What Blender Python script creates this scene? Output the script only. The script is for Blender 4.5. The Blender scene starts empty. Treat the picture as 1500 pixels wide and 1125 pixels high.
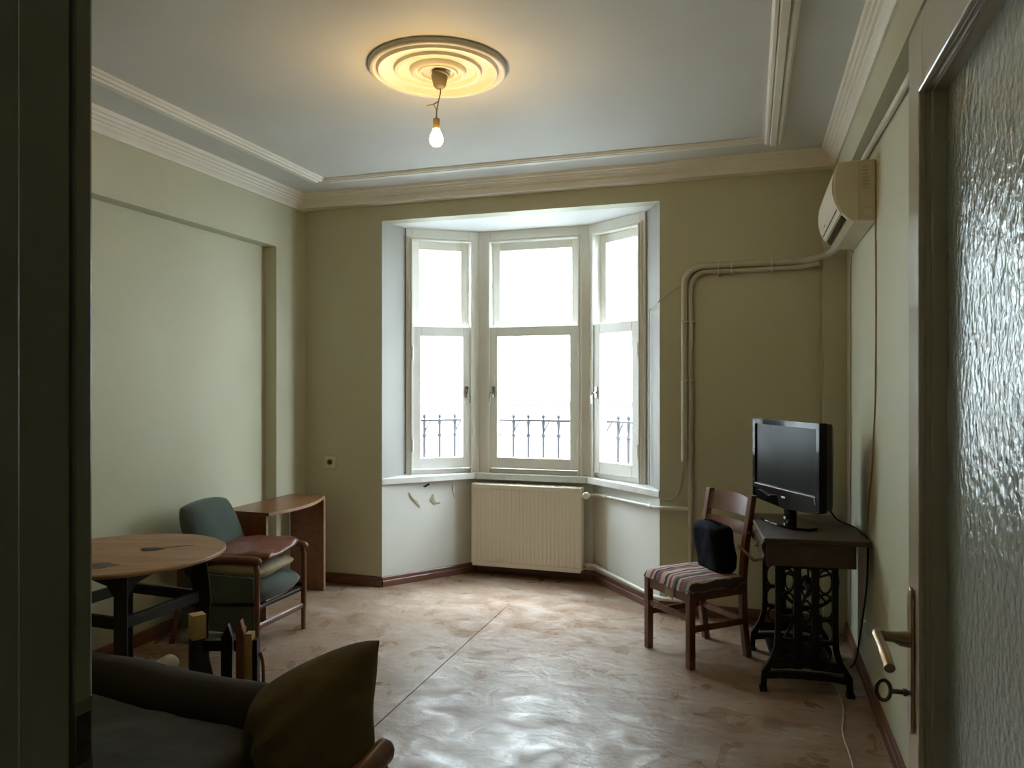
import bpy, math, random
from mathutils import Vector, Matrix, noise
random.seed(7)
R = math.radians
S = bpy.context.scene
COL = S.collection

# ------------------------------------------------------------------ camera, world, light, exposure
cam_d = bpy.data.cameras.new('camera')
cam_d.sensor_width = 36.0
cam_d.lens = 36.0 * 1100 / 1500
cam_d.clip_start = 0.02
cam = bpy.data.objects.new('camera', cam_d)
COL.objects.link(cam)
cam.location = (0, 0, 1.5)
cam.rotation_euler = (R(90), 0, R(17.65))
S.camera = cam

W = bpy.data.worlds.new('overcast_sky')
S.world = W
W.use_nodes = True
bg = W.node_tree.nodes['Background']
bg.inputs['Color'].default_value = (0.77, 0.895, 1.0, 1)
# standard overcast sky: luminance rises from the horizon to the zenith as (1 + 2 sin h) / 3
_N, _L = W.node_tree.nodes, W.node_tree.links
_tc = _N.new('ShaderNodeTexCoord'); _sp = _N.new('ShaderNodeSeparateXYZ'); _L.new(_tc.outputs['Generated'], _sp.inputs[0])
_mx = _N.new('ShaderNodeMath'); _mx.operation = 'MAXIMUM'; _mx.inputs[1].default_value = 0.0; _L.new(_sp.outputs['Z'], _mx.inputs[0])
_ma = _N.new('ShaderNodeMath'); _ma.operation = 'MULTIPLY_ADD'; _ma.inputs[1].default_value = 2 / 3; _ma.inputs[2].default_value = 1 / 3; _L.new(_mx.outputs[0], _ma.inputs[0])
_ms = _N.new('ShaderNodeMath'); _ms.operation = 'MULTIPLY'; _ms.inputs[1].default_value = 16.0; _L.new(_ma.outputs[0], _ms.inputs[0])
_L.new(_ms.outputs[0], bg.inputs['Strength'])

S.view_settings.view_transform = 'Standard'
S.view_settings.look = 'None'
S.view_settings.gamma = 1.0
S.view_settings.use_curve_mapping = False
S.view_settings.exposure = 2.22
S.cycles.use_denoising = True
S.cycles.max_bounces = 12
S.cycles.diffuse_bounces = 8
S.cycles.glossy_bounces = 4
S.cycles.transmission_bounces = 8
S.cycles.transparent_max_bounces = 12
S.cycles.sample_clamp_indirect = 8.0
S.cycles.caustics_reflective = False
S.cycles.caustics_refractive = False

# bay plan: inner corners of the window planes
BA, BB, BC, BD = Vector((-2.545, 5.29)), Vector((-2.06, 5.61)), Vector((-1.17, 5.61)), Vector((-0.70, 5.27))
for i, (a, b) in enumerate(((BA, BB), (BB, BC), (BC, BD))):   # sky portals in the three window openings (sampling guides only)
    ld = bpy.data.lights.new('window_portal', 'AREA')
    ld.shape = 'RECTANGLE'
    ld.size = (b - a).length
    ld.size_y = 1.85
    ld.cycles.is_portal = True
    lo = bpy.data.objects.new('window_portal', ld)
    COL.objects.link(lo)
    d = (b - a).normalized()
    n = Vector((-d.y, d.x))
    m = (a + b) / 2 + n * 0.10
    lo.location = (m.x, m.y, 1.76)
    # light points along its local -Z: make that point inwards
    lo.rotation_euler = Vector((n.x, n.y, 0)).to_track_quat('Z', 'Y').to_euler()

# ------------------------------------------------------------------ materials
MATS = {}
def nodes_of(m):
    m.use_nodes = True
    return m.node_tree.nodes, m.node_tree.links, m.node_tree.nodes['Principled BSDF']

def mat(name, c1, c2=None, rough=0.6, scale=6.0, stretch=(1, 1, 1), bump=0.0, bscale=None, metal=0.0,
        rough2=None, spec=0.5, detail=5, coat=0.0, lo=0.3, hi=0.7, sheen=0.0):
    m = bpy.data.materials.new(name)
    N, L, P = nodes_of(m)
    c2 = c2 or tuple(x * 0.82 for x in c1)
    tc = N.new('ShaderNodeTexCoord'); mp = N.new('ShaderNodeMapping')
    mp.inputs['Scale'].default_value = stretch
    L.new(tc.outputs['Object'], mp.inputs['Vector'])
    nz = N.new('ShaderNodeTexNoise'); nz.inputs['Scale'].default_value = scale; nz.inputs['Detail'].default_value = detail
    L.new(mp.outputs[0], nz.inputs['Vector'])
    cr = N.new('ShaderNodeValToRGB')
    cr.color_ramp.elements[0].position = lo; cr.color_ramp.elements[1].position = hi
    cr.color_ramp.elements[0].color = (*c1, 1); cr.color_ramp.elements[1].color = (*c2, 1)
    L.new(nz.outputs['Fac'], cr.inputs['Fac'])
    L.new(cr.outputs['Color'], P.inputs['Base Color'])
    P.inputs['Metallic'].default_value = metal
    P.inputs['Specular IOR Level'].default_value = spec
    P.inputs['Coat Weight'].default_value = coat
    P.inputs['Sheen Weight'].default_value = sheen
    if rough2 is None:
        P.inputs['Roughness'].default_value = rough
    else:
        mr = N.new('ShaderNodeMapRange')
        mr.inputs['To Min'].default_value = rough; mr.inputs['To Max'].default_value = rough2
        mr.inputs['From Min'].default_value = 0.3; mr.inputs['From Max'].default_value = 0.7
        L.new(nz.outputs['Fac'], mr.inputs['Value']); L.new(mr.outputs[0], P.inputs['Roughness'])
    if bump:
        n2 = N.new('ShaderNodeTexNoise'); n2.inputs['Scale'].default_value = bscale or scale * 4; n2.inputs['Detail'].default_value = 6
        L.new(mp.outputs[0], n2.inputs['Vector'])
        b = N.new('ShaderNodeBump'); b.inputs['Strength'].default_value = bump; b.inputs['Distance'].default_value = 0.01
        L.new(n2.outputs['Fac'], b.inputs['Height']); L.new(b.outputs[0], P.inputs['Normal'])
    MATS[name] = m
    return m

M_WALL = mat('wall_paint', (0.485, 0.475, 0.335), (0.53, 0.525, 0.39), rough=0.55, scale=1.3, bump=0.06, bscale=14)
M_CEIL = mat('ceiling_paint', (0.58, 0.575, 0.545), (0.62, 0.615, 0.585), rough=0.7, scale=1.6, bump=0.05, bscale=9)
M_BAYC = mat('bay_plaster', (0.70, 0.71, 0.70), (0.76, 0.77, 0.76), rough=0.7, scale=2.0, bump=0.05, bscale=12)
M_TRIM = mat('plaster_moulding', (0.72, 0.69, 0.61), (0.77, 0.74, 0.66), rough=0.55, scale=5, bump=0.03)
M_WIN = mat('window_paint', (0.79, 0.78, 0.72), (0.83, 0.82, 0.77), rough=0.35, scale=9, bump=0.06, bscale=30)
M_DOOR = mat('door_paint', (0.60, 0.52, 0.39), (0.64, 0.56, 0.43), rough=0.14, scale=3, bump=0.03, bscale=9)
M_BAYW = mat('bay_wall_paint', (0.62, 0.625, 0.57), (0.66, 0.665, 0.61), rough=0.55, scale=1.6, bump=0.06, bscale=14)
M_REVEAL = mat('reveal_dimmed', (0.285, 0.275, 0.245), (0.315, 0.305, 0.275), rough=0.6, scale=1.6, bump=0.06, bscale=14)  # wall colour darkened to tone down the window light on the reveals
M_JAMB = mat('jamb_paint', (0.155, 0.15, 0.105), (0.18, 0.175, 0.125), rough=0.3, scale=4, bump=0.05, bscale=14)
M_SKIRT = mat('skirting_wood', (0.11, 0.045, 0.028), (0.18, 0.075, 0.045), rough=0.35, scale=6, stretch=(1, 1, 8))
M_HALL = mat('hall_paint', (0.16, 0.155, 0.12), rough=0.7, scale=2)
M_STONE = mat('facade_render', (0.46, 0.46, 0.44), (0.42, 0.42, 0.40), rough=0.85, scale=0.6, bump=0.1)
M_STONE2 = mat('facade_ledge', (0.045, 0.05, 0.05), rough=0.85, scale=1)
M_FGLASS = mat('facade_window', (0.075, 0.08, 0.085), rough=0.2, scale=1)
M_IRON = mat('railing_iron', (0.028, 0.026, 0.032), (0.038, 0.034, 0.042), rough=0.6, scale=20)
M_SILL = mat('sill_stone', (0.72, 0.72, 0.69), (0.60, 0.59, 0.55), rough=0.4, scale=10, bump=0.08, lo=0.45, hi=0.75)
M_RAD = mat('radiator_enamel', (0.77, 0.71, 0.59), (0.80, 0.74, 0.63), rough=0.35, scale=3)
M_PIPE = mat('painted_pipe', (0.52, 0.50, 0.40), (0.45, 0.43, 0.33), rough=0.45, scale=8, bump=0.05)
M_WPIPE = mat('white_pipe', (0.66, 0.65, 0.58), (0.58, 0.56, 0.48), rough=0.4, scale=10)
M_AC = mat('aged_plastic', (0.62, 0.56, 0.42), (0.66, 0.60, 0.47), rough=0.4, scale=4)
M_ACW = mat('aged_plastic_pale', (0.72, 0.67, 0.54), (0.75, 0.70, 0.58), rough=0.35, scale=4)
M_BLACK = mat('black_plastic', (0.006, 0.006, 0.007), (0.009, 0.009, 0.010), spec=0.2, rough=0.08, scale=10)
M_DGREY = mat('dark_grey_plastic', (0.02, 0.02, 0.021), rough=0.4, scale=10)
M_SCREEN = mat('screen_glass', (0.010, 0.012, 0.013), (0.012, 0.014, 0.015), rough=0.22, scale=2, spec=0.12)
M_SILVER = mat('silver', (0.7, 0.7, 0.7), rough=0.3, scale=10, metal=0.9)
M_CHROME = mat('worn_chrome', (0.55, 0.54, 0.50), (0.40, 0.38, 0.34), rough=0.25, scale=30, metal=1.0)
M_BRASS = mat('worn_brass', (0.42, 0.33, 0.22), (0.30, 0.22, 0.14), rough=0.28, scale=25, metal=1.0)
M_KEY = mat('dark_key_metal', (0.13, 0.115, 0.095), rough=0.4, scale=40, metal=0.9)
M_WOODR = mat('reddish_wood', (0.17, 0.068, 0.032), (0.11, 0.040, 0.018), rough=0.32, scale=5, stretch=(6, 6, 1), bump=0.04)
M_WOODD = mat('desk_veneer', (0.235, 0.098, 0.040), (0.17, 0.066, 0.025), rough=0.3, scale=3, stretch=(8, 1, 8))
M_WOODEDGE = mat('veneer_edge', (0.36, 0.22, 0.13), rough=0.4, scale=8)
M_WOODT = mat('table_top_veneer', (0.34, 0.185, 0.088), (0.27, 0.14, 0.066), rough=0.42, scale=2.5, stretch=(1, 7, 1), rough2=0.55)
M_WOODX = mat('dark_stained_wood', (0.014, 0.009, 0.006), (0.008, 0.005, 0.004), rough=0.5, spec=0.3, scale=5, stretch=(5, 5, 1))
M_WOODS = mat('sewing_table_wood', (0.060, 0.036, 0.024), (0.040, 0.023, 0.015), rough=0.42, scale=3, stretch=(7, 1, 7), bump=0.04)
M_DRAWER = mat('drawer_wood', (0.085, 0.045, 0.028), (0.055, 0.028, 0.017), rough=0.75, spec=0.15, scale=3, stretch=(7, 1, 7))
M_PINE = mat('raw_pine', (0.40, 0.29, 0.12), (0.33, 0.22, 0.085), rough=0.8, scale=14, bump=0.2)
M_CAST = mat('cast_iron', (0.006, 0.006, 0.0065), (0.010, 0.009, 0.008), rough=0.5, spec=0.3, scale=25, bump=0.1)
M_GREEN = mat('green_velour', (0.040, 0.060, 0.052), (0.055, 0.080, 0.068), rough=0.9, scale=6, bump=0.25, bscale=120, sheen=0.3)
M_LEATH = mat('maroon_leather', (0.20, 0.070, 0.050), (0.13, 0.038, 0.030), rough=0.32, scale=7, bump=0.35, bscale=22)
M_BEIGE = mat('speckled_beige_fabric', (0.42, 0.36, 0.24), (0.27, 0.22, 0.13), rough=0.95, scale=90, bump=0.2)
M_SOFA = mat('dark_brown_velour', (0.030, 0.023, 0.017), (0.020, 0.015, 0.011), rough=0.9, scale=5, bump=0.2, bscale=60, spec=0.25)
M_QUILT = mat('charcoal_quilt', (0.018, 0.017, 0.015), (0.027, 0.025, 0.020), rough=0.7, scale=4, bump=0.3, bscale=18, spec=0.3)
M_PILLOW = mat('olive_brown_cotton', (0.115, 0.080, 0.036), (0.065, 0.045, 0.023), rough=0.9, scale=4.5, bump=0.3, bscale=30, spec=0.2)
M_GREYC = mat('grey_cotton', (0.13, 0.15, 0.15), rough=0.9, scale=6, bump=0.15)
M_CLOTH = mat('off_white_cloth', (0.55, 0.50, 0.46), rough=0.9, scale=12, bump=0.2)
M_BAG = mat('navy_fabric', (0.004, 0.006, 0.013), (0.007, 0.010, 0.020), rough=0.95, scale=12, bump=0.2, bscale=60, spec=0.2)
M_CORD = mat('tan_cord', (0.44, 0.32, 0.20), rough=0.6, scale=10)
M_WCORD = mat('pale_cord', (0.55, 0.52, 0.45), rough=0.6, scale=10)
M_SOCK = mat('socket_plastic', (0.72, 0.66, 0.50), rough=0.4, scale=6)
M_PAPER = mat('pale_board', (0.50, 0.52, 0.55), (0.40, 0.41, 0.43), rough=0.7, scale=8)
M_FLAKE = mat('bare_plaster', (0.38, 0.33, 0.22), rough=0.9, scale=25)
M_CANOPY = mat('grimy_canopy', (0.30, 0.26, 0.17), (0.20, 0.17, 0.11), rough=0.6, scale=15)

def floor_material():
    m = bpy.data.materials.new('worn_linoleum'); N, L, P = nodes_of(m)
    tc = N.new('ShaderNodeTexCoord')
    def nz(scale, detail=6, stretch=(1, 1, 1), rot=0, dist=0.0):
        mp = N.new('ShaderNodeMapping'); mp.inputs['Scale'].default_value = stretch; mp.inputs['Rotation'].default_value = (0, 0, rot)
        L.new(tc.outputs['Object'], mp.inputs['Vector'])
        n = N.new('ShaderNodeTexNoise'); n.inputs['Scale'].default_value = scale; n.inputs['Detail'].default_value = detail
        n.inputs['Distortion'].default_value = dist
        L.new(mp.outputs[0], n.inputs['Vector']); return n.outputs['Fac']
    def ramp(fac, stops):
        r = N.new('ShaderNodeValToRGB'); e = r.color_ramp.elements
        e[0].position, e[0].color = stops[0][0], (*stops[0][1], 1)
        e[1].position, e[1].color = stops[-1][0], (*stops[-1][1], 1)
        for p, c in stops[1:-1]:
            x = e.new(p); x.color = (*c, 1)
        L.new(fac, r.inputs['Fac']); return r.outputs['Color']
    def mix(f, a, b, mode='MIX', fac=None):
        x = N.new('ShaderNodeMix'); x.data_type = 'RGBA'; x.blend_type = mode
        if f is None: x.inputs['Factor'].default_value = fac
        else: L.new(f, x.inputs['Factor'])
        L.new(a, x.inputs['A']); L.new(b, x.inputs['B']); return x.outputs['Result']
    base = ramp(nz(1.3, 8, dist=0.5), [(0.30, (0.205, 0.118, 0.066)), (0.5, (0.285, 0.195, 0.135)), (0.70, (0.345, 0.26, 0.195))])
    worn = ramp(nz(3.1, 10, (1, 2.4, 1), 0.5), [(0.34, (0.37, 0.30, 0.245)), (0.5, (0.29, 0.20, 0.14)), (0.68, (0.21, 0.115, 0.06))])
    c = mix(ramp(nz(2.2, 6), [(0.38, (0, 0, 0)), (0.62, (1, 1, 1))]), base, worn)
    fine = ramp(nz(19, 10, (1, 3.2, 1), 0.9), [(0.30, (0.70, 0.65, 0.61)), (0.52, (0.97, 0.96, 0.95)), (0.72, (1.12, 1.12, 1.12))])
    c = mix(None, c, fine, 'MULTIPLY', 0.9)
    scr = ramp(nz(9, 3, (0.5, 22, 1), 0.35, 0.6), [(0.66, (0, 0, 0)), (0.72, (0.55, 0.55, 0.55))])      # scuffs
    scr2 = ramp(nz(8, 3, (20, 0.6, 1), -0.4, 0.5), [(0.68, (0, 0, 0)), (0.73, (0.45, 0.45, 0.45))])
    col = N.new('ShaderNodeRGB'); col.outputs[0].default_value = (0.42, 0.36, 0.31, 1)
    c = mix(scr, c, col.outputs[0]); c = mix(scr2, c, col.outputs[0])
    dk_ = N.new('ShaderNodeRGB'); dk_.outputs[0].default_value = (0.05, 0.035, 0.025, 1)
    c = mix(ramp(nz(42, 2), [(0.76, (0, 0, 0)), (0.80, (0.8, 0.8, 0.8))]), c, dk_.outputs[0])
    L.new(c, P.inputs['Base Color'])
    mr = N.new('ShaderNodeMapRange'); mr.inputs['From Min'].default_value = 0.36; mr.inputs['From Max'].default_value = 0.64
    mr.inputs['To Min'].default_value = 0.24; mr.inputs['To Max'].default_value = 0.52
    L.new(nz(5.5, 10, dist=0.9), mr.inputs['Value']); L.new(mr.outputs[0], P.inputs['Roughness'])
    P.inputs['Specular IOR Level'].default_value = 0.9
    b1 = N.new('ShaderNodeBump'); b1.inputs['Strength'].default_value = 0.5; b1.inputs['Distance'].default_value = 0.014
    L.new(nz(6.0, 5, (1, 1.5, 1), 0.2, 0.5), b1.inputs['Height'])
    b2 = N.new('ShaderNodeBump'); b2.inputs['Strength'].default_value = 0.2; b2.inputs['Distance'].default_value = 0.004
    L.new(nz(38, 8, (1, 2.5, 1), 0.7), b2.inputs['Height']); L.new(b1.outputs[0], b2.inputs['Normal'])
    L.new(b2.outputs[0], P.inputs['Normal'])
    return m
M_FLOOR = floor_material()
M_SUB = mat('floor_screed', (0.010, 0.007, 0.005), rough=0.95, scale=8, spec=0.05)

def glass_material():
    m = bpy.data.materials.new('window_glass'); m.use_nodes = True
    N, L = m.node_tree.nodes, m.node_tree.links
    N.remove(N['Principled BSDF']); out = N['Material Output']
    t = N.new('ShaderNodeBsdfTransparent'); g = N.new('ShaderNodeBsdfGlossy'); g.inputs['Roughness'].default_value = 0.02
    t.inputs['Color'].default_value = (0.96, 0.97, 0.97, 1)
    lw = N.new('ShaderNodeLayerWeight'); lw.inputs['Blend'].default_value = 0.5
    pw = N.new('ShaderNodeMath'); pw.operation = 'POWER'; pw.inputs[1].default_value = 5.0; L.new(lw.outputs['Facing'], pw.inputs[0])
    f = N.new('ShaderNodeMath'); f.operation = 'MULTIPLY_ADD'; f.inputs[1].default_value = 0.9; f.inputs[2].default_value = 0.03; L.new(pw.outputs[0], f.inputs[0])
    nz = N.new('ShaderNodeTexNoise'); nz.inputs['Scale'].default_value = 3
    b = N.new('ShaderNodeBump'); b.inputs['Strength'].default_value = 0.02
    L.new(nz.outputs['Fac'], b.inputs['Height']); L.new(b.outputs[0], g.inputs['Normal'])
    x = N.new('ShaderNodeMixShader')
    L.new(f.outputs[0], x.inputs[0]); L.new(t.outputs[0], x.inputs[1]); L.new(g.outputs[0], x.inputs[2])
    L.new(x.outputs[0], out.inputs['Surface'])
    return m
M_GLASS = glass_material()

def obscure_glass():
    m = bpy.data.materials.new('obscure_glass'); N, L, P = nodes_of(m)
    P.inputs['Base Color'].default_value = (0.70, 0.78, 0.76, 1)
    P.inputs['Roughness'].default_value = 0.12
    P.inputs['Transmission Weight'].default_value = 0.55
    P.inputs['Specular IOR Level'].default_value = 0.8
    tc = N.new('ShaderNodeTexCoord'); mp = N.new('ShaderNodeMapping'); mp.inputs['Scale'].default_value = (1, 1.0, 0.75)
    L.new(tc.outputs['Object'], mp.inputs['Vector'])
    n1 = N.new('ShaderNodeTexNoise'); n1.inputs['Scale'].default_value = 95; n1.inputs['Detail'].default_value = 3; n1.inputs['Distortion'].default_value = 0.8
    v = N.new('ShaderNodeTexVoronoi'); v.inputs['Scale'].default_value = 75; v.feature = 'SMOOTH_F1'
    L.new(mp.outputs[0], n1.inputs['Vector']); L.new(mp.outputs[0], v.inputs['Vector'])
    ad = N.new('ShaderNodeMath'); ad.operation = 'ADD'
    L.new(n1.outputs['Fac'], ad.inputs[0]); L.new(v.outputs['Distance'], ad.inputs[1])
    b = N.new('ShaderNodeBump'); b.inputs['Strength'].default_value = 0.55; b.inputs['Distance'].default_value = 0.004
    L.new(ad.outputs[0], b.inputs['Height']); L.new(b.outputs[0], P.inputs['Normal'])
    return m
M_OBSC = obscure_glass()

def stripe_fabric():
    m = bpy.data.materials.new('striped_tapestry'); N, L, P = nodes_of(m)
    tc = N.new('ShaderNodeTexCoord'); sp = N.new('ShaderNodeSeparateXYZ'); L.new(tc.outputs['Object'], sp.inputs[0])
    nz = N.new('ShaderNodeTexNoise'); nz.inputs['Scale'].default_value = 14; L.new(tc.outputs['Object'], nz.inputs['Vector'])
    mm = N.new('ShaderNodeMath'); mm.operation = 'MULTIPLY_ADD'; mm.inputs[1].default_value = 0.025; L.new(nz.outputs['Fac'], mm.inputs[0]); L.new(sp.outputs['X'], mm.inputs[2])
    mr = N.new('ShaderNodeMapRange'); mr.inputs['From Min'].default_value = -0.21; mr.inputs['From Max'].default_value = 0.235
    L.new(mm.outputs[0], mr.inputs['Value'])
    r = N.new('ShaderNodeValToRGB'); r.color_ramp.interpolation = 'CONSTANT'
    A, B, C, D = (0.15, 0.12, 0.11), (0.42, 0.34, 0.28), (0.24, 0.055, 0.075), (0.055, 0.042, 0.04)
    seq = [A, D, B, B, C, B, D, A, C, B, B, D, B, C, B, A, D, B, C, A, A, B, D, A]
    e = r.color_ramp.elements
    e[0].position = 0; e[0].color = (*seq[0], 1); e[1].position = 1 / len(seq); e[1].color = (*seq[1], 1)
    for i in range(2, len(seq)):
        x = e.new(i / len(seq)); x.color = (*seq[i], 1)
    L.new(mr.outputs[0], r.inputs['Fac'])
    n2 = N.new('ShaderNodeTexNoise'); n2.inputs['Scale'].default_value = 150; L.new(tc.outputs['Object'], n2.inputs['Vector'])
    mx = N.new('ShaderNodeMix'); mx.data_type = 'RGBA'; mx.blend_type = 'OVERLAY'; mx.inputs['Factor'].default_value = 0.4
    L.new(r.outputs['Color'], mx.inputs['A']); L.new(n2.outputs['Color'], mx.inputs['B']); L.new(mx.outputs['Result'], P.inputs['Base Color'])
    P.inputs['Roughness'].default_value = 0.95
    b = N.new('ShaderNodeBump'); b.inputs['Strength'].default_value = 0.3; b.inputs['Distance'].default_value = 0.003
    L.new(n2.outputs['Fac'], b.inputs['Height']); L.new(b.outputs[0], P.inputs['Normal'])
    return m
M_STRIPE = stripe_fabric()

def bulb_material():
    m = bpy.data.materials.new('lit_bulb_glass'); N, L, P = nodes_of(m)
    P.inputs['Base Color'].default_value = (1, 0.9, 0.7, 1)
    nz = N.new('ShaderNodeTexNoise'); nz.inputs['Scale'].default_value = 2
    cr = N.new('ShaderNodeValToRGB'); cr.color_ramp.elements[0].color = (1.0, 0.62, 0.20, 1); cr.color_ramp.elements[1].color = (1.0, 0.65, 0.24, 1)
    L.new(nz.outputs['Fac'], cr.inputs['Fac']); L.new(cr.outputs['Color'], P.inputs['Emission Color'])
    P.inputs['Emission Strength'].default_value = 60.0
    return m
M_BULB = bulb_material()

# ------------------------------------------------------------------ builders
class MB:
    """collects shapes; build() links them as ONE mesh object"""
    def __init__(s): s.v, s.f = [], []
    def add(s, vs, fs):
        o = len(s.v); s.v += [Vector(x) for x in vs]; s.f += [tuple(i + o for i in q) for q in fs]; return s
    def box(s, lo, hi, rot=None):
        x0, y0, z0 = lo; x1, y1, z1 = hi
        vs = [Vector(p) for p in ((x0, y0, z0), (x1, y0, z0), (x1, y1, z0), (x0, y1, z0), (x0, y0, z1), (x1, y0, z1), (x1, y1, z1), (x0, y1, z1))]
        if rot is not None:
            c = sum(vs, Vector()) / 8; vs = [c + rot @ (p - c) for p in vs]
        return s.add(vs, [(0, 3, 2, 1), (4, 5, 6, 7), (0, 1, 5, 4), (1, 2, 6, 5), (2, 3, 7, 6), (3, 0, 4, 7)])
    def prism(s, poly, a, b, axis='z'):
        """poly: CCW 2D outline; axis z: (x,y); axis x: (y,z); axis y: (x,z)"""
        n = len(poly)
        f = {'z': lambda p, t: (p[0], p[1], t), 'x': lambda p, t: (t, p[0], p[1]), 'y': lambda p, t: (p[0], t, p[1])}[axis]
        vs = [f(p, a) for p in poly] + [f(p, b) for p in poly]
        fs = [tuple(range(n))[::-1], tuple(range(n, 2 * n))] + [(i, (i + 1) % n, n + (i + 1) % n, n + i) for i in range(n)]
        return s.add(vs, fs)
    def tube(s, pts, r, n=10, caps=True, flat=1.0):
        pts = [Vector(p) for p in pts]; m = len(pts)
        rs = r if isinstance(r, (list, tuple)) else [r] * m
        vs, fs = [], []
        up = Vector((0, 0, 1)); prev = None
        for i, p in enumerate(pts):
            t = (pts[min(i + 1, m - 1)] - pts[max(i - 1, 0)]).normalized()
            if prev is None:
                a = t.cross(up)
                if a.length < 1e-3: a = t.cross(Vector((1, 0, 0)))
                a.normalize()
            else:
                a = prev - t * prev.dot(t); a.normalize()
            prev = a; b = t.cross(a)
            for k in range(n):
                th = 2 * math.pi * k / n
                vs.append(p + a * (rs[i] * math.cos(th)) + b * (rs[i] * flat * math.sin(th)))
        for i in range(m - 1):
            for k in range(n):
                fs.append((i * n + k, i * n + (k + 1) % n, (i + 1) * n + (k + 1) % n, (i + 1) * n + k))
        if caps: fs += [tuple(range(n))[::-1], tuple(range((m - 1) * n, m * n))]
        return s.add(vs, fs)
    def lathe(s, prof, c=(0, 0, 0), n=32, axis=None):
        """prof: list of (r, z); axis: optional Matrix"""
        vs, fs = [], []; c = Vector(c)
        for r, z in prof:
            for k in range(n):
                th = 2 * math.pi * k / n
                p = Vector((r * math.cos(th), r * math.sin(th), z))
                vs.append(c + (axis @ p if axis is not None else p))
        for i in range(len(prof) - 1):
            for k in range(n):
                fs.append((i * n + k, i * n + (k + 1) % n, (i + 1) * n + (k + 1) % n, (i + 1) * n + k))
        fs += [tuple(range(n))[::-1], tuple(range((len(prof) - 1) * n, len(prof) * n))]
        return s.add(vs, fs)
    def ring(s, c, R_, r, nx, axis='y', n=40, m=8, a0=0, a1=2 * math.pi):
        pts = []
        for k in range(n + 1):
            th = a0 + (a1 - a0) * k / n
            u, w = R_ * math.cos(th), R_ * math.sin(th) * nx
            d = {'y': (u, 0, w), 'x': (0, u, w), 'z': (u, w, 0)}[axis]
            pts.append(Vector(c) + Vector(d))
        return s.tube(pts, r, m, caps=True)
    def cushion(s, w, h, t, n=22, p=3.5, seed=0, wr=0.006, pinch=0.10, M=None, ws=6.0, sag=0.0, cr=0.10, bend=0.0, crease=0.0):
        """puffy cushion in the XY plane, thickness along Z"""
        M = M or Matrix.Identity(4); vs, fs = [], []
        def pt(i, j, side):
            u, v = -1 + 2 * i / n, -1 + 2 * j / n
            uu = math.sin(u * math.pi / 2); vv = math.sin(v * math.pi / 2)
            e = max(0.0, (1 - abs(uu) ** p) * (1 - abs(vv) ** p)) ** 0.5
            x = uu * w / 2 * (1 - pinch * (1 - vv * vv) * abs(uu) ** 3)
            y = vv * h / 2 * (1 - pinch * (1 - uu * uu) * abs(vv) ** 3)
            q_ = 1 - cr * (uu * vv) ** 2; x *= q_; y *= q_
            z = side * e * t / 2
            q = Vector((x * ws, y * ws, seed * 7.3 + side * 3))
            z += wr * noise.noise(q) * (0.35 + e) + 0.5 * wr * noise.noise(q * 2.7) * e - sag * (uu * uu + vv * vv) / 2
            z -= bend * max(0.0, vv + 0.15) ** 2
            if crease: z += crease * e * (0.5 - abs(noise.noise(Vector((x * 6 + y * 4, y * 9 - x * 5, seed + 11))))) * (0.4 + 0.6 * max(0.0, vv + 0.3))
            k = noise.noise(Vector((x * 4, y * 4, seed + 40))) * wr
            return M @ Vector((x + k, y + k, z))
        idx = {}
        for side in (1, -1):
            for i in range(n + 1):
                for j in range(n + 1):
                    edge = i in (0, n) or j in (0, n)
                    key = (i, j, 0 if edge else side)
                    if key not in idx:
                        idx[key] = len(vs); vs.append(pt(i, j, side))
        g = lambda i, j, sd: idx[(i, j, 0 if (i in (0, n) or j in (0, n)) else sd)]
        for i in range(n):
            for j in range(n):
                fs.append((g(i, j, 1), g(i + 1, j, 1), g(i + 1, j + 1, 1), g(i, j + 1, 1)))
                fs.append((g(i, j, -1), g(i, j + 1, -1), g(i + 1, j + 1, -1), g(i + 1, j, -1)))
        return s.add(vs, fs)
    def build(s, name, mt, parent=None, smooth=None, bevel=0.0, seg=2, world=False, fix=True):
        me = bpy.data.meshes.new(name)
        me.from_pydata([tuple(v) for v in s.v], [], s.f)
        me.update()
        if fix:
            import bmesh
            bm = bmesh.new(); bm.from_mesh(me)
            bmesh.ops.recalc_face_normals(bm, faces=bm.faces); bm.to_mesh(me); bm.free()
        o = bpy.data.objects.new(name, me); COL.objects.link(o)
        me.materials.append(mt)
        if parent is not None:
            o.parent = parent
            if world:
                me.transform(PM[parent.name].inverted())
        if smooth is not None:
            me.polygons.foreach_set('use_smooth', [True] * len(me.polygons))
            me.set_sharp_from_angle(angle=R(smooth))
        if bevel:
            b = o.modifiers.new('bevel', 'BEVEL'); b.width = bevel; b.segments = seg; b.limit_method = 'ANGLE'; b.angle_limit = R(40)
            b.harden_normals = False
        return o

PM = {}
def tag(o, label, cat, group=None, kind=None):
    o['label'] = label; o['category'] = cat
    if group: o['group'] = group
    if kind: o['kind'] = kind
    return o
def thing(name, label, cat, loc=(0, 0, 0), rz=0.0, group=None, kind=None):
    o = bpy.data.objects.new(name, None); COL.objects.link(o)
    o.empty_display_size = 0.1
    o.location = loc; o.rotation_euler = (0, 0, R(rz))
    PM[o.name] = Matrix.Translation(loc) @ Matrix.Rotation(R(rz), 4, 'Z')
    return tag(o, label, cat, group, kind)
def struct(o, label, cat): return tag(o, label, cat, None, 'structure')
def B(lo, hi, rot=None): return MB().box(lo, hi, rot)
def arc(c, r, a0, a1, n=8, plane='xz', y=0.0):
    out = []
    for k in range(n + 1):
        t = R(a0 + (a1 - a0) * k / n)
        out.append({'xz': (c[0] + r * math.cos(t), y, c[1] + r * math.sin(t)), 'xy': (c[0] + r * math.cos(t), c[1] + r * math.sin(t), y)}[plane])
    return out
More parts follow.
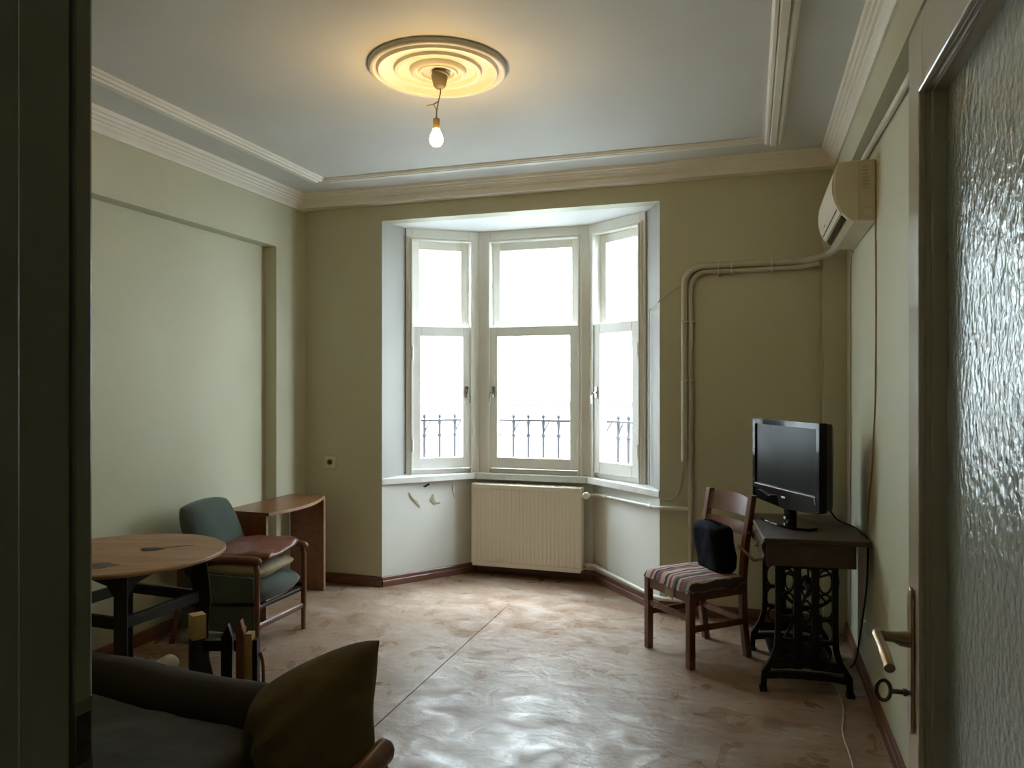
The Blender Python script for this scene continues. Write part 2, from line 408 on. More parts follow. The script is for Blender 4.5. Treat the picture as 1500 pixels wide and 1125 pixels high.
def smoothpath(pts, n=6):
    """Catmull-Rom through the points"""
    P = [Vector(p) for p in pts]; P = [2 * P[0] - P[1]] + P + [2 * P[-1] - P[-2]]
    out = []
    for i in range(1, len(P) - 2):
        for k in range(n):
            t = k / n
            out.append(0.5 * ((2 * P[i]) + (P[i + 1] - P[i - 1]) * t + (2 * P[i - 1] - 5 * P[i] + 4 * P[i + 1] - P[i + 2]) * t * t + (3 * P[i] - P[i - 1] - 3 * P[i + 1] + P[i + 2]) * t ** 3))
    out.append(P[-2]); return out

# ------------------------------------------------------------------ room shell
ZC = 2.92
YB = 5.0
fl = struct(B((-3.55, 0.40, -0.12), (0.75, 5.80, -0.004)).build('floor', M_SUB), 'brown worn linoleum floor of the room', 'floor')
MB().prism([(-3.36, 0.57), (-1.5735, 0.57), (-1.5725, 4.70), (-1.570, 4.86), (-1.570, 5.72), (-2.16, 5.72), (-2.66, 5.06), (-3.36, 5.06)], -0.004, 0.0).build('linoleum_sheet', M_FLOOR, fl)
MB().prism([(-1.5665, 0.57), (0.56, 0.57), (0.56, 5.06), (-0.52, 5.06), (-1.09, 5.72), (-1.570, 5.72), (-1.570, 4.86), (-1.5680, 4.70)], -0.004, 0.0).build('linoleum_sheet', M_FLOOR, fl)
struct(B((-3.55, 0.40, ZC), (0.75, 5.35, ZC + 0.15)).build('ceiling', M_CEIL), 'pale grey plaster ceiling', 'ceiling')

wl = MB().box((-3.60, 0.40, 0), (-3.35, 5.35, ZC))
wl.prism([(4.63, 0), (5.0, 0), (5.0, ZC), (0.58, ZC), (0.58, 2.49), (4.63, 2.49)], -3.35, -3.25, 'x')
struct(wl.build('wall_left', M_WALL), 'pale green left wall with a shallow recessed panel', 'wall')

wb = MB()
wb.prism([(-3.35, YB), (-2.6, YB), (-2.55, 5.29), (-2.55, 5.40), (-3.35, 5.40)], 0, ZC)
wb.prism([(-0.572, YB), (0.60, YB), (0.60, 5.40), (-0.69, 5.40), (-0.69, 5.27)], 0, ZC)
wb.prism([(-2.6, YB), (-0.572, YB), (-0.60, 5.12), (-2.575, 5.12)], 2.705, ZC)
wall_back = struct(wb.build('wall_back', M_WALL), 'pale green back wall around the window bay', 'wall')
wall_back.data.materials.append(M_REVEAL)   # reveal faces: shade put into the colour to offset strong window light
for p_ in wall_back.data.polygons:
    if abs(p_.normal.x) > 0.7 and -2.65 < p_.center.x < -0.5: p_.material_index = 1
ap = MB()   # apron under the bay windows
ap.prism([(-2.6, YB), (-2.1, 5.66), (-1.15, 5.66), (-0.572, YB), (-0.572, 5.40), (-0.95, 5.80), (-2.28, 5.80), (-2.62, 5.40)], 0, 0.750)
wall_bay = struct(ap.build('wall_bay', M_BAYW), 'low wall under the bay windows with flaking paint', 'wall')
struct(MB().prism([(-2.60, 5.12), (-0.59, 5.12), (-0.66, 5.40), (-1.05, 5.80), (-2.20, 5.80), (-2.60, 5.40)], 2.705, 2.90).build('ceiling_bay', M_BAYC), 'small white ceiling of the window bay', 'ceiling')

wr = MB().box((0.55, 0.40, 0), (0.80, 5.40, ZC))
wr.box((0.485, 0.58, 2.63), (0.55, YB, ZC))
wr.box((0.42, 4.90, 0), (0.55, YB, 2.63))
struct(wr.build('wall_right', M_WALL), 'pale green right wall with a beam along its top', 'wall')

wf = MB().box((-3.60, 0.40, 0), (-0.665, 0.58, ZC)).box((0.345, 0.40, 0), (0.80, 0.58, ZC)).box((-0.665, 0.40, 2.145), (0.345, 0.58, ZC))
struct(wf.build('wall_front', M_WALL), 'wall around the doorway in the foreground', 'wall')
hl = MB().box((-1.7, -1.7, 0), (-1.6, 0.40, 2.6)).box((1.0, -1.7, 0), (1.1, 0.40, 2.6)).box((-1.6, -1.7, 0), (1.0, -1.6, 2.6))
struct(hl.build('wall_hall', M_HALL), 'dim hallway walls behind the doorway', 'wall')
struct(B((-1.7, -1.7, 2.6), (1.1, 0.40, 2.7)).build('ceiling_hall', M_HALL), 'dim hallway ceiling before the doorway', 'ceiling')
struct(B((-1.7, -1.7, -0.12), (1.1, 0.40, 0.0)).build('floor_hall', M_SUB), 'dark hallway floor before the doorway', 'floor')

# door frame (left jamb with stop and casing)
jf = thing('door_frame', 'dark painted door frame at the left edge of the view', 'door frame', (-0.64, 0.49, 0), kind='structure')
B((-0.665, 0.40, 0), (-0.628, 0.563, 2.145)).build('jamb', M_JAMB, jf, bevel=0.002, world=True)
B((-0.628, 0.40, 0), (-0.611, 0.498, 2.12)).build('door_stop', M_JAMB, jf, bevel=0.003, world=True)
B((-0.74, 0.5635, 0), (-0.6255, 0.588, 2.22)).build('casing', M_JAMB, jf, bevel=0.004, world=True)
B((0.31, 0.40, 0), (0.345, 0.563, 2.145)).build('jamb', M_JAMB, jf, bevel=0.002, world=True)
B((-0.628, 0.40, 2.115), (0.31, 0.563, 2.145)).build('head', M_JAMB, jf, bevel=0.002, world=True)
sp = B((-0.6258, 0.5650, 1.115), (-0.6250, 0.5865, 1.190)).build('strike_plate', M_KEY, jf, world=True)
B((-0.6251, 0.5675, 1.128), (-0.6247, 0.5840, 1.176)).build('bolt_hole', M_BLACK, sp, world=False)
sp.children[0].data.transform(PM[jf.name].inverted())

# baseboards
def baseboard(name, a, b, label, h=0.075, t=0.018):
    a, b = Vector(a), Vector(b); d = (b - a).normalized(); n = Vector((d.y, -d.x))  # n: into the room (right of a->b)
    pts = [(0, 0), (t, 0), (t, h * .55), (t * .7, h * .62), (t * .6, h * .9), (t * .3, h), (0, h)]
    m = MB(); vs = []
    for e in (a, b):
        for o_, z in pts: vs.append((e.x + n.x * o_, e.y + n.y * o_, z))
    k = len(pts)
    m.add(vs, [tuple(range(k)), tuple(range(k, 2 * k))[::-1]] + [(i, k + i, k + (i + 1) % k, (i + 1) % k) for i in range(k)])
    return struct(m.build(name, M_SKIRT), label, 'baseboard')
baseboard('baseboard_left', (-3.35, 0.6), (-3.35, 4.63), 'reddish brown baseboard along the left wall')
baseboard('baseboard_column', (-3.25, 4.63), (-3.25, 5.0), 'short brown baseboard on the corner column')
baseboard('baseboard_back', (-3.23, 5.0), (-2.6, 5.0), 'brown baseboard of the back wall left of the bay')
baseboard('baseboard_bay', (-2.6, 5.0), (-2.1, 5.66), 'brown baseboard under the left bay window')
baseboard('baseboard_radiator', (-2.1, 5.66), (-1.15, 5.66), 'brown baseboard behind the radiator')
baseboard('baseboard_pipe', (-1.15, 5.66), (-0.572, 5.0), 'brown baseboard under the right bay window')
baseboard('baseboard_corner', (-0.572, 5.0), (0.42, 5.0), 'brown baseboard of the back wall behind the wooden chair')
baseboard('baseboard_right', (0.55, 4.9), (0.55, 0.6), 'dark brown baseboard along the right wall')

# crown mouldings
def extr(name, prof, a, b, n, label, mt=M_TRIM):
    """sweep profile (offset along n, z) from a to b"""
    a, b, n = Vector(a), Vector(b), Vector(n); k = len(prof); vs = []
    for e in (a, b):
        for o_, z in prof: vs.append((e.x + n.x * o_, e.y + n.y * o_, z))
    m = MB().add(vs, [tuple(range(k)), tuple(range(k, 2 * k))[::-1]] + [(i, k + i, k + (i + 1) % k, (i + 1) % k) for i in range(k)])
    return struct(m.build(name, mt), label, 'moulding')
CP = [(0, 2.81), (0.010, 2.81), (0.012, 2.822), (0.020, 2.834), (0.034, 2.848), (0.036, 2.858), (0.046, 2.862), (0.050, 2.876), (0.060, 2.880), (0.064, 2.894), (0.076, 2.898), (0.080, ZC), (0, ZC)]
extr('trim_1', CP, (-3.25, 0.6), (-3.25, 4.99), (1, 0), 'ridged crown moulding along the left wall')
CB = [(0, 2.82), (0.085, 2.82), (0.088, 2.855), (0.095, 2.860), (0.098, 2.870), (0.110, 2.874), (0.113, 2.884), (0.125, 2.888), (0.128, 2.898), (0.142, 2.902), (0.146, ZC), (0, ZC)]
extr('trim_2', CB, (-3.25, YB), (0.485, YB), (0, -1), 'deep crown moulding above the window bay')
extr('trim_3', CP, (0.485, 0.6), (0.485, 4.99), (-1, 0), 'ridged crown moulding along the right beam')
# ceiling panel strips
def strip(name, a, b, n, label, w=0.11, d=0.035):
    pr = [(0, ZC), (0, ZC - d * .55), (w * .10, ZC - d * .75), (w * .22, ZC - d * .75), (w * .27, ZC - d * .5), (w * .33, ZC - d), (w * .62, ZC - d), (w * .68, ZC - d * .6), (w * .75, ZC - d * .85), (w * .88, ZC - d * .85), (w * .93, ZC - d * .5), (w, ZC - d * .4), (w, ZC)]
    return extr(name, pr, a, b, n, label)
strip('trim_4', (-2.91, 0.9), (-2.91, 4.52), (1, 0), 'ridged ceiling strip along the left side')
strip('trim_5', (-2.80, 4.64), (0.085, 4.64), (0, -1), 'flat ceiling strip before the window wall', 0.10, 0.018)
strip('trim_6', (0.075, 0.9), (0.075, 4.60), (1, 0), 'ridged ceiling strip along the right side', 0.10, 0.045)

# ------------------------------------------------------------------ bay windows
def sash(m, x0, x1, z0, z1, y0, y1, st, top, bot):
    m.box((x0, y0, z0), (x0 + st, y1, z1)); m.box((x1 - st, y0, z0), (x1, y1, z1))
    m.box((x0 + st, y0, z1 - top), (x1 - st, y1, z1)); m.box((x0 + st, y0, z0), (x1 - st, y1, z0 + bot))
    return m
def window(k, a, b, label, handle_right, cl, cr_):
    d = b - a; Wd = d.length; ang = math.degrees(math.atan2(d.y, d.x))
    w = thing('window_%d' % k, label, 'window', (a.x, a.y, 0.80), ang, kind='structure')
    zb, zt = 0.0, 1.905        # local z from the sill top
    m = MB()
    m.box((0.0, -0.005, zb), (cl, 0.11, zt)); m.box((Wd - cr_, -0.005, zb), (Wd, 0.11, zt))
    m.box((cl, -0.005, zt - 0.085), (Wd - cr_, 0.11, zt)); m.box((cl, 0.0, zb), (Wd - cr_, 0.11, 0.035))
    m.build('casing', M_WIN, w, bevel=0.004)
    m = MB()   # stepped bead round the opening
    sash(m, cl - 0.028, Wd - cr_ + 0.028, zb, zt - 0.062, -0.020, -0.0055, 0.012, 0.012, 0.001)
    sash(m, cl - 0.012, Wd - cr_ + 0.012, zb, zt - 0.080, -0.030, -0.0055, 0.010, 0.010, 0.001)
    m.build('bead_moulding', M_WIN, w, bevel=0.002)
    x0, x1 = cl + 0.003, Wd - cr_ - 0.003
    u = sash(MB(), x0, x1, 1.145, zt - 0.088, 0.045, 0.085, 0.058, 0.062, 0.05).build('fixed_sash', M_WIN, w, bevel=0.003)
    B((x0 + 0.05, 0.063, 1.19), (x1 - 0.05, 0.067, zt - 0.145)).build('pane', M_GLASS, u)
    c = sash(MB(), x0 - 0.006, x1 + 0.006, 0.040, 1.148, -0.022, 0.030, 0.064, 0.075, 0.085).build('casement_sash', M_WIN, w, bevel=0.004)
    B((x0 + 0.05, 0.004, 0.12), (x1 - 0.05, 0.008, 1.08)).build('pane', M_GLASS, c)
    hx = x1 - 0.026 if handle_right else x0 + 0.026
    hz = 0.635
    h = MB().box((hx - 0.012, -0.030, hz - 0.04), (hx + 0.012, -0.022, hz + 0.045))
    h.tube([(hx, -0.028, hz), (hx, -0.055, hz)], 0.008, 10)
    s_ = 1 if handle_right else -1
    h.tube(smoothpath([(hx, -0.055, hz), (hx + 0.012 * s_, -0.060, hz - 0.012), (hx + 0.016 * s_, -0.060, hz - 0.045), (hx + 0.016 * s_, -0.058, hz - 0.080)], 4), [0.008] * 8 + [0.006] * 4 + [0.007], 8)
    h.build('window_handle', M_CHROME, c, smooth=40)
    gx = x0 - 0.004 if handle_right else x1 + 0.004
    for z in (0.22, 0.94):
        MB().tube([(gx, -0.028, z - 0.045), (gx, -0.028, z + 0.045)], 0.0075, 8).lathe([(0.004, 0.046), (0.008, 0.050), (0.003, 0.058)], (gx, -0.028, z), 8).build('hinge', M_WIN, c, smooth=40)
    return w
window(1, BA, BB, 'narrow left sash window of the bay', True, 0.050, 0.075)
window(2, BB, BC, 'wide middle sash window of the bay above the radiator', False, 0.100, 0.085)
window(3, BC, BD, 'narrow right sash window of the bay', False, 0.075, 0.050)

sl = thing('window_sill', 'chipped white sill running round the bay under the windows', 'window sill', (-1.6, 5.55, 0.765), kind='structure')
f0, f1, f2, f3 = (-2.598, 4.985), (-2.075, 5.555), (-1.175, 5.555), (-0.574, 4.985)
for poly in ([f0, f1, (-2.02, 5.66), (-2.30, 5.75), (-2.598, 5.35)], [f1, f2, (-1.20, 5.70), (-2.02, 5.70)], [f2, f3, (-0.574, 5.35), (-0.95, 5.72), (-1.20, 5.66)]):
    c = Vector((sum(p[0] for p in poly) / len(poly), sum(p[1] for p in poly) / len(poly)))
    MB().prism([tuple(c + (Vector(p) - c) * 0.997) for p in poly], 0.751, 0.800).build('sill_board', M_SILL, sl, bevel=0.006, world=True)

# flaking paint on the bay wall
def flake(cx, cz, pts, name='paint_flake', mt=M_FLAKE):
    d = Vector((0.5, 0.66)).normalized(); n = Vector((0.66, -0.5)).normalized()
    o_ = Vector((-2.6, 5.0)) + d * cx
    m = MB(); vs = []
    for t in (-0.002, 0.003):
        for (x, z) in pts:
            q = o_ + d * x + n * (t + (0.004 if t > 0 and (x + z) % 0.02 > 0.01 else 0)); vs.append((q.x, q.y, cz + z))
    k = len(pts)
    m.add(vs, [tuple(range(k))[::-1], tuple(range(k, 2 * k))] + [(i, (i + 1) % k, k + (i + 1) % k, k + i) for i in range(k)])
    m.build(name, mt, wall_bay)
flake(0.42, 0.60, [(0, 0.045), (0.012, 0.05), (0.02, 0.01), (0.035, -0.02), (0.075, -0.018), (0.07, -0.028), (0.02, -0.03), (-0.02, 0.005)])
flake(0.34, 0.715, [(0, 0), (0.05, 0.02), (0.06, 0.012), (0.02, -0.008)], mt=M_WOODX)
flake(0.22, 0.62, [(0, 0.06), (0.03, 0.02), (0.07, -0.01), (0.10, -0.055), (0.095, -0.06), (0.055, -0.02), (0.02, 0.015)], mt=M_FLAKE)
flake(0.60, 0.655, [(0, 0.06), (0.014, 0.045), (0.03, 0.01), (0.022, -0.05), (0.016, -0.02), (0.002, 0.01)], mt=M_CEIL)

# ------------------------------------------------------------------ outside: railing and the building across the street
rl = thing('window_railing', 'wrought iron balcony railing outside the bay windows', 'railing', (-1.6, 5.95, 0.70))
path = [Vector((-2.83, 5.50)), Vector((-2.19, 5.92)), Vector((-1.04, 5.92)), Vector((-0.40, 5.45))]
B((-2.95, 5.80, 0.60), (-0.3, 6.05, 0.70)).build('ledge', M_STONE, rl, world=True)
for a, b in zip(path, path[1:]):
    d = (b - a); n_ = max(2, round(d.length / 0.122)); ang = math.atan2(d.y, d.x)
    rot = Matrix.Rotation(ang, 3, 'Z'); mid = (a + b) / 2
    for z, t in ((1.20, 0.009), (0.745, 0.008)):
        B((mid.x - d.length / 2, mid.y - 0.012, z - t), (mid.x + d.length / 2, mid.y + 0.012, z + t), rot).build('rail', M_IRON, rl, world=True)
    for k in range(n_):
        p = a + d * ((k + 0.5) / n_)
        bl = MB().lathe([(0.012, 0.70), (0.012, 0.86), (0.018, 0.87), (0.012, 0.88), (0.011, 1.06), (0.019, 1.07), (0.019, 1.085), (0.011, 1.095), (0.014, 1.17), (0.018, 1.20)], (p.x, p.y, 0), 8).build('baluster', M_IRON, rl, smooth=40, world=True)
        f = MB().lathe([(0.006, 1.20), (0.006, 1.215), (0.014, 1.224), (0.017, 1.236), (0.011, 1.250), (0.002, 1.258)], (p.x, p.y, 0), 8).build('finial', M_IRON, bl, smooth=40)
        f.data.transform(PM[rl.name].inverted())
        if k % 2 == 0:
            dd = d.normalized()
            sc = MB().tube(smoothpath([(p.x, p.y, 1.09), (p.x + dd.x * .02, p.y + dd.y * .02, 1.14), (p.x + dd.x * .05, p.y + dd.y * .05, 1.19)], 4), 0.006, 6).build('scroll', M_IRON, bl, smooth=40)
            sc.data.transform(PM[rl.name].inverted())

bd = thing('opposite_building', 'pale rendered building across the street seen through the windows', 'building', (-4, 13.5, -4.0))
B((-18, 13.0, -4), (12, 14.0, 10.5)).build('facade', M_STONE, bd, world=True)
for z, xa in ((-2.2, -18), (1.10, -4.2), (4.5, -18)):
    B((xa, 12.78, z), (12, 13.0, z + 0.10)).build('ledge', M_STONE2, bd, bevel=0.02, world=True)
B((-18, 12.6, 10.3), (12, 13.0, 10.7)).build('cornice', M_STONE, bd, world=True)
for zz in (-1.0, 2.0, 5.6):
    for x in (-13.5, -10.2, -6.9, -2.45, 0.4, 3.6, 6.9):
        wn = MB(); sash(wn, x, x + 1.2, zz, zz + 1.9, 12.93, 12.999, 0.12, 0.12, 0.12)
        wo = wn.build('window', M_STONE, bd, world=True)
        g_ = B((x + 0.12, 12.97, zz + 0.12), (x + 1.08, 12.995, zz + 1.78)).build('pane', M_FGLASS, wo); g_.data.transform(PM[bd.name].inverted())
struct(B((-18, 5.9, -4.4), (12, 14, -4.0)).build('street', M_STONE2), 'grey street far below the windows', 'street')

# ------------------------------------------------------------------ door with obscured glass
dr = thing('door_1', 'glossy cream door with obscured glass standing open on the right', 'door', (0.285, 0.60, 0.01), kind='structure')
DX0, DX1 = 0.26, 0.305
DY0, DY1 = 0.60, 1.448
GY0, GY1, GZ0, GZ1 = 0.715, 1.338, 0.62, 1.968
lf = MB()
lf.box((DX0, GY1, 0.01), (DX1, DY1, 2.098)); lf.box((DX0, DY0, 0.01), (DX1, GY0, 2.098))
lf.box((DX0, GY0, GZ1), (DX1, GY1, 2.098)); lf.box((DX0, GY0, 0.01), (DX1, GY1, GZ0))
lf.build('leaf_frame', M_DOOR, dr, bevel=0.0025, world=True)
# glazing moulding: stepped profile on all four sides
def glazing(off, x0, x1):
    m = MB(); sash_y = (GY0, GY1)
    m.box((x0, GY1 - off, GZ0), (x1, GY1, GZ1)); m.box((x0, GY0, GZ0), (x1, GY0 + off, GZ1))
    m.box((x0, GY0 + off, GZ1 - off), (x1, GY1 - off, GZ1)); m.box((x0, GY0 + off, GZ0), (x1, GY1 - off, GZ0 + off))
    return m
g = glazing(0.006, 0.272, 0.300); g.v += []; g.build('glazing_bead', M_DOOR, dr, bevel=0.003, world=True)
hd = MB()
for (y0, y1, z0, z1) in ((GY1 - 0.004, GY1 + 0.008, GZ0, GZ1 + 0.008), (GY0 - 0.008, GY0 + 0.004, GZ0, GZ1 + 0.008), (GY0, GY1, GZ1 - 0.004, GZ1 + 0.008), (GY0, GY1, GZ0 - 0.008, GZ0 + 0.004)):
    hd.box((DX0 - 0.006, y0, z0), (DX0 + 0.004, y1, z1))
hd.build('moulding', M_DOOR, dr, bevel=0.003, world=True)
B((0.2935, GY0 + 0.003, GZ0 + 0.003), (0.2985, GY1 - 0.003, GZ1 - 0.003)).build('glass_pane', M_OBSC, dr, world=True)
pl = MB(); HY = 1.410
outl = [(HY + 0.017 * math.cos(R(t)), 1.141 + 0.017 * math.sin(R(t))) for t in range(0, 181, 20)] + [(HY + 0.017 * math.cos(R(t)), 0.929 + 0.017 * math.sin(R(t))) for t in range(180, 361, 20)]
pl.prism(outl, DX0 - 0.006, DX0, 'x')
plate = pl.build('handle_plate', M_BRASS, dr, bevel=0.002, world=True)
lv = MB().tube([(DX0 - 0.005, HY, 1.069), (DX0 - 0.018, HY, 1.069), (DX0 - 0.03, HY, 1.071), (DX0 - 0.056, HY, 1.073)], [0.014, 0.0125, 0.009, 0.009], 14)
lv.tube(smoothpath([(DX0 - 0.054, HY + 0.004, 1.074), (DX0 - 0.056, HY - 0.015, 1.074), (DX0 - 0.054, HY - 0.055, 1.066), (DX0 - 0.052, HY - 0.105, 1.053)], 5), [0.0085] * 6 + [0.0078] * 5 + [0.0085] * 5, 12)
lvo = lv.build('lever', M_BRASS, plate, smooth=50); lvo.data.transform(PM[dr.name].inverted())
ky = MB().ring((DX0 - 0.045, HY, 0.979), 0.011, 0.0035, 1.55, 'y', 24, 8)
ky.tube([(DX0 - 0.034, HY, 0.979), (DX0 - 0.002, HY, 0.979)], 0.0042, 10)
ky.lathe([(0.0065, -0.003), (0.0065, 0.003)], (DX0 - 0.012, HY, 0.979), 10, Matrix.Rotation(R(90), 3, 'Y'))
tag(ky.build('door_key', M_KEY, smooth=50), 'old dark key sticking out of the lock of the glazed door', 'key')

# ------------------------------------------------------------------ ceiling rose and bulb
RX, RY = -1.341, 3.117
prof = [(0.310, ZC), (0.310, ZC - 0.012), (0.300, ZC - 0.022), (0.288, ZC - 0.022), (0.284, ZC - 0.014), (0.272, ZC - 0.014), (0.266, ZC - 0.026), (0.250, ZC - 0.026), (0.240, ZC - 0.012), (0.198, ZC - 0.010), (0.192, ZC - 0.022), (0.176, ZC - 0.024), (0.170, ZC - 0.011), (0.128, ZC - 0.010), (0.122, ZC - 0.026), (0.108, ZC - 0.030), (0.100, ZC - 0.018), (0.090, ZC - 0.018), (0.086, ZC - 0.026), (0.074, ZC - 0.027), (0.068, ZC - 0.016), (0.02, ZC - 0.014)]
tag(MB().lathe(prof, (RX, RY, 0), 96).build('ceiling_rose', M_TRIM, smooth=55), 'round plaster ceiling rose with concentric rings', 'ceiling rose')
pd = thing('pendant_bulb', 'bare lit light bulb hanging from a loose canopy', 'light bulb', (RX + 0.005, RY, ZC - 0.02))
cp = MB().lathe([(0.036, ZC - 0.030), (0.038, ZC - 0.036), (0.034, ZC - 0.055), (0.028, ZC - 0.080), (0.018, ZC - 0.092), (0.008, ZC - 0.094)], (RX + 0.008, RY, 0), 24).build('canopy', M_CANOPY, pd, smooth=50, world=True)
lip = MB().lathe([(0.030, 0), (0.042, 0.004), (0.040, 0.010), (0.02, 0.012)], (RX + 0.014, RY, ZC - 0.034), 24, Matrix.Rotation(R(12), 3, 'Y')).build('rim', M_CANOPY, cp, smooth=50); lip.data.transform(PM[pd.name].inverted())
BZ = 2.605
MB().tube(smoothpath([(RX + 0.010, RY, ZC - 0.090), (RX + 0.012, RY, ZC - 0.11), (RX + 0.002, RY, ZC - 0.15), (RX - 0.006, RY, ZC - 0.19), (RX - 0.008, RY, BZ + 0.085)], 5), 0.0032, 8).build('cord', M_CANOPY, pd, smooth=50, world=True)
MB().tube(smoothpath([(RX + 0.002, RY, ZC - 0.148), (RX - 0.020, RY - 0.005, ZC - 0.162), (RX - 0.050, RY - 0.01, ZC - 0.168)], 5), [0.003] * 10 + [0.004], 8).tube(smoothpath([(RX - 0.02, RY, ZC - 0.163), (RX - 0.012, RY, ZC - 0.18), (RX - 0.007, RY, ZC - 0.19)], 4), 0.0018, 6).build('loose_wire', M_CANOPY, pd, smooth=50, world=True)
BXc = RX - 0.008
MB().lathe([(0.006, BZ + 0.092), (0.015, BZ + 0.088), (0.0165, BZ + 0.078), (0.0165, BZ + 0.042), (0.010, BZ + 0.040)], (BXc, RY, 0), 20).build('socket', M_CORD, pd, smooth=50, world=True)
MB().lathe([(0.012, BZ + 0.041), (0.017, BZ + 0.032), (0.026, BZ + 0.014), (0.030, BZ - 0.004), (0.027, BZ - 0.020), (0.018, BZ - 0.031), (0.004, BZ - 0.035)], (BXc, RY, 0), 28).build('bulb', M_BULB, pd, smooth=80, world=True)

# ------------------------------------------------------------------ air conditioner
ac = thing('air_conditioner', 'yellowed wall air conditioner under the right beam', 'air conditioner', (0.55, 4.18, 2.25))
APR = [(0.548, 2.537), (0.405, 2.537), (0.390, 2.528), (0.377, 2.49), (0.369, 2.44), (0.370, 2.395), (0.382, 2.345), (0.405, 2.298), (0.430, 2.268), (0.455, 2.254), (0.548, 2.250)]
MB().prism(APR, 3.80, 4.57, 'y').build('housing', M_AC, ac, bevel=0.006, world=True)
fp = MB()
fo = APR[2:8]; q = [(x - 0.008, z) for x, z in fo] + [(x + 0.003, z) for x, z in fo[::-1]]
fp.prism(q, 3.805, 4.565, 'y'); fp.build('front_panel', M_ACW, ac, smooth=35, world=True)
B((0.3835, 3.84, 2.3190), (0.3865, 4.53, 2.3240), Matrix.Rotation(R(-26), 3, 'Y')).build('panel_seam', M_DGREY, ac, world=True)
B((0.4135, 3.84, 2.2665), (0.4185, 4.53, 2.2975), Matrix.Rotation(R(-40), 3, 'Y')).build('louvre', M_BLACK, ac, world=True)
B((0.372, 4.30, 2.335), (0.3735, 4.33, 2.347), Matrix.Rotation(R(14), 3, 'Y')).build('indicator', M_DGREY, ac, world=True)
B((0.475, 3.7965, 2.26), (0.4762, 3.80, 2.53)).build('end_seam', M_PIPE, ac, world=True)
gr = MB()
for k in range(7): gr.box((0.490, 3.7965, 2.405 + k * 0.016), (0.515, 3.80, 2.412 + k * 0.016))
gr.build('end_grille', M_PIPE, ac, world=True)
MB().ring((0.515, 3.798, 2.295), 0.024, 0.0012, 1.0, 'y', 28, 6).build('knockout', M_PIPE, ac, world=True)

# ------------------------------------------------------------------ pipes and cables on the back and right wall
pg = thing('insulated_pipe', 'thicker insulated hose bending from the air conditioner down the back wall', 'pipe', (-0.41, 4.97, 1.0))
y1 = 4.972
pts = [(-0.41, y1, 1.0), (-0.41, y1, 2.14)] + [(-0.41 + 0.12 - 0.12 * math.cos(R(t)), y1, 2.14 + 0.12 * math.sin(R(t))) for t in range(10, 91, 10)] + [(0.20, y1, 2.262), (0.30, y1 - 0.005, 2.262)]
pts += smoothpath([(0.34, 4.94, 2.262), (0.39, 4.868, 2.264), (0.43, 4.80, 2.268), (0.46, 4.66, 2.275), (0.47, 4.585, 2.285)], 4)
MB().tube(pts, 0.0215, 12).build('hose', M_PIPE, pg, smooth=50, world=True)
for z in (1.52, 1.90): B((-0.437, 4.946, z), (-0.345, 4.996, z + 0.006)).build('clip', M_WPIPE, pg, world=True)
for x in (-0.20, -0.12, 0.12): B((x, 4.946, 2.19), (x + 0.006, 4.996, 2.288)).build('clip', M_WPIPE, pg, world=True)
p2 = [(-0.372, y1, 0.02), (-0.372, y1, 2.12)] + [(-0.372 + 0.10 - 0.10 * math.cos(R(t)), y1, 2.12 + 0.10 * math.sin(R(t))) for t in range(10, 91, 10)] + [(0.15, y1, 2.222), (0.30, y1, 2.226), (0.36, 4.93, 2.228), (0.40, 4.872, 2.228)]
tag(MB().tube(p2, 0.0145, 12).build('heating_pipe', M_PIPE, smooth=50), 'thin painted pipe running down the back wall beside the hose', 'pipe')
rp = thing('radiator_pipe', 'white pipe from the radiator valve to the vertical pipe', 'pipe', (-0.6, 5.0, 0.68))
MB().tube([(-1.165, 5.53, 0.668), (-1.10, 5.55, 0.670), (-1.05, 5.505, 0.672), (-0.595, 4.985, 0.690), (-0.56, 4.965, 0.692), (-0.388, 4.965, 0.694)], 0.0115, 12).build('tube', M_WPIPE, rp, smooth=60, world=True)
for (x, y, z) in ((-0.64, 5.037, 0.688), (-1.02, 5.470, 0.673)): MB().lathe([(0.016, -0.02), (0.016, 0.02)], (x, y, z), 12, Matrix.Rotation(R(-49), 3, 'Z') @ Matrix.Rotation(R(90), 3, 'Y')).build('coupling', M_WPIPE, rp, smooth=50, world=True)
tag(MB().tube([(-1.21, 5.55, 0.130), (-1.17, 5.585, 0.130), (-1.12, 5.575, 0.130), (-0.615, 4.995, 0.105), (-0.56, 4.958, 0.103), (-0.40, 4.958, 0.10)], 0.0135, 12).build('low_pipe', M_WPIPE, smooth=60), 'white pipe low on the wall under the right bay window', 'pipe')
tag(MB().tube(smoothpath([(0.533, 0.75, 2.535), (0.533, 2.95, 2.578), (0.533, 3.6, 2.60), (0.533, 4.10, 2.612), (0.533, 4.85, 2.612)], 6), 0.0135, 12).build('conduit', M_WPIPE, smooth=50), 'pale conduit under the beam along the right wall', 'pipe')
tag(MB().tube(smoothpath([(0.546, 3.80, 2.25), (0.546, 3.79, 1.9), (0.546, 3.80, 1.5), (0.546, 3.86, 1.25), (0.546, 3.92, 1.08), (0.546, 4.02, 0.9), (0.546, 4.05, 0.70)], 6), 0.0035, 8).build('cable', M_CORD, smooth=50), 'thin tan cable hanging down the right wall from the air conditioner', 'cable')
tag(MB().tube(smoothpath([(0.544, 4.58, 2.24), (0.544, 4.70, 2.18), (0.544, 4.72, 1.6), (0.544, 4.70, 1.2), (0.544, 4.72, 0.80), (0.544, 4.72, 0.10)], 6), 0.005, 8).build('cable', M_WCORD, smooth=50), 'pale cable in the corner running down behind the television', 'cable')
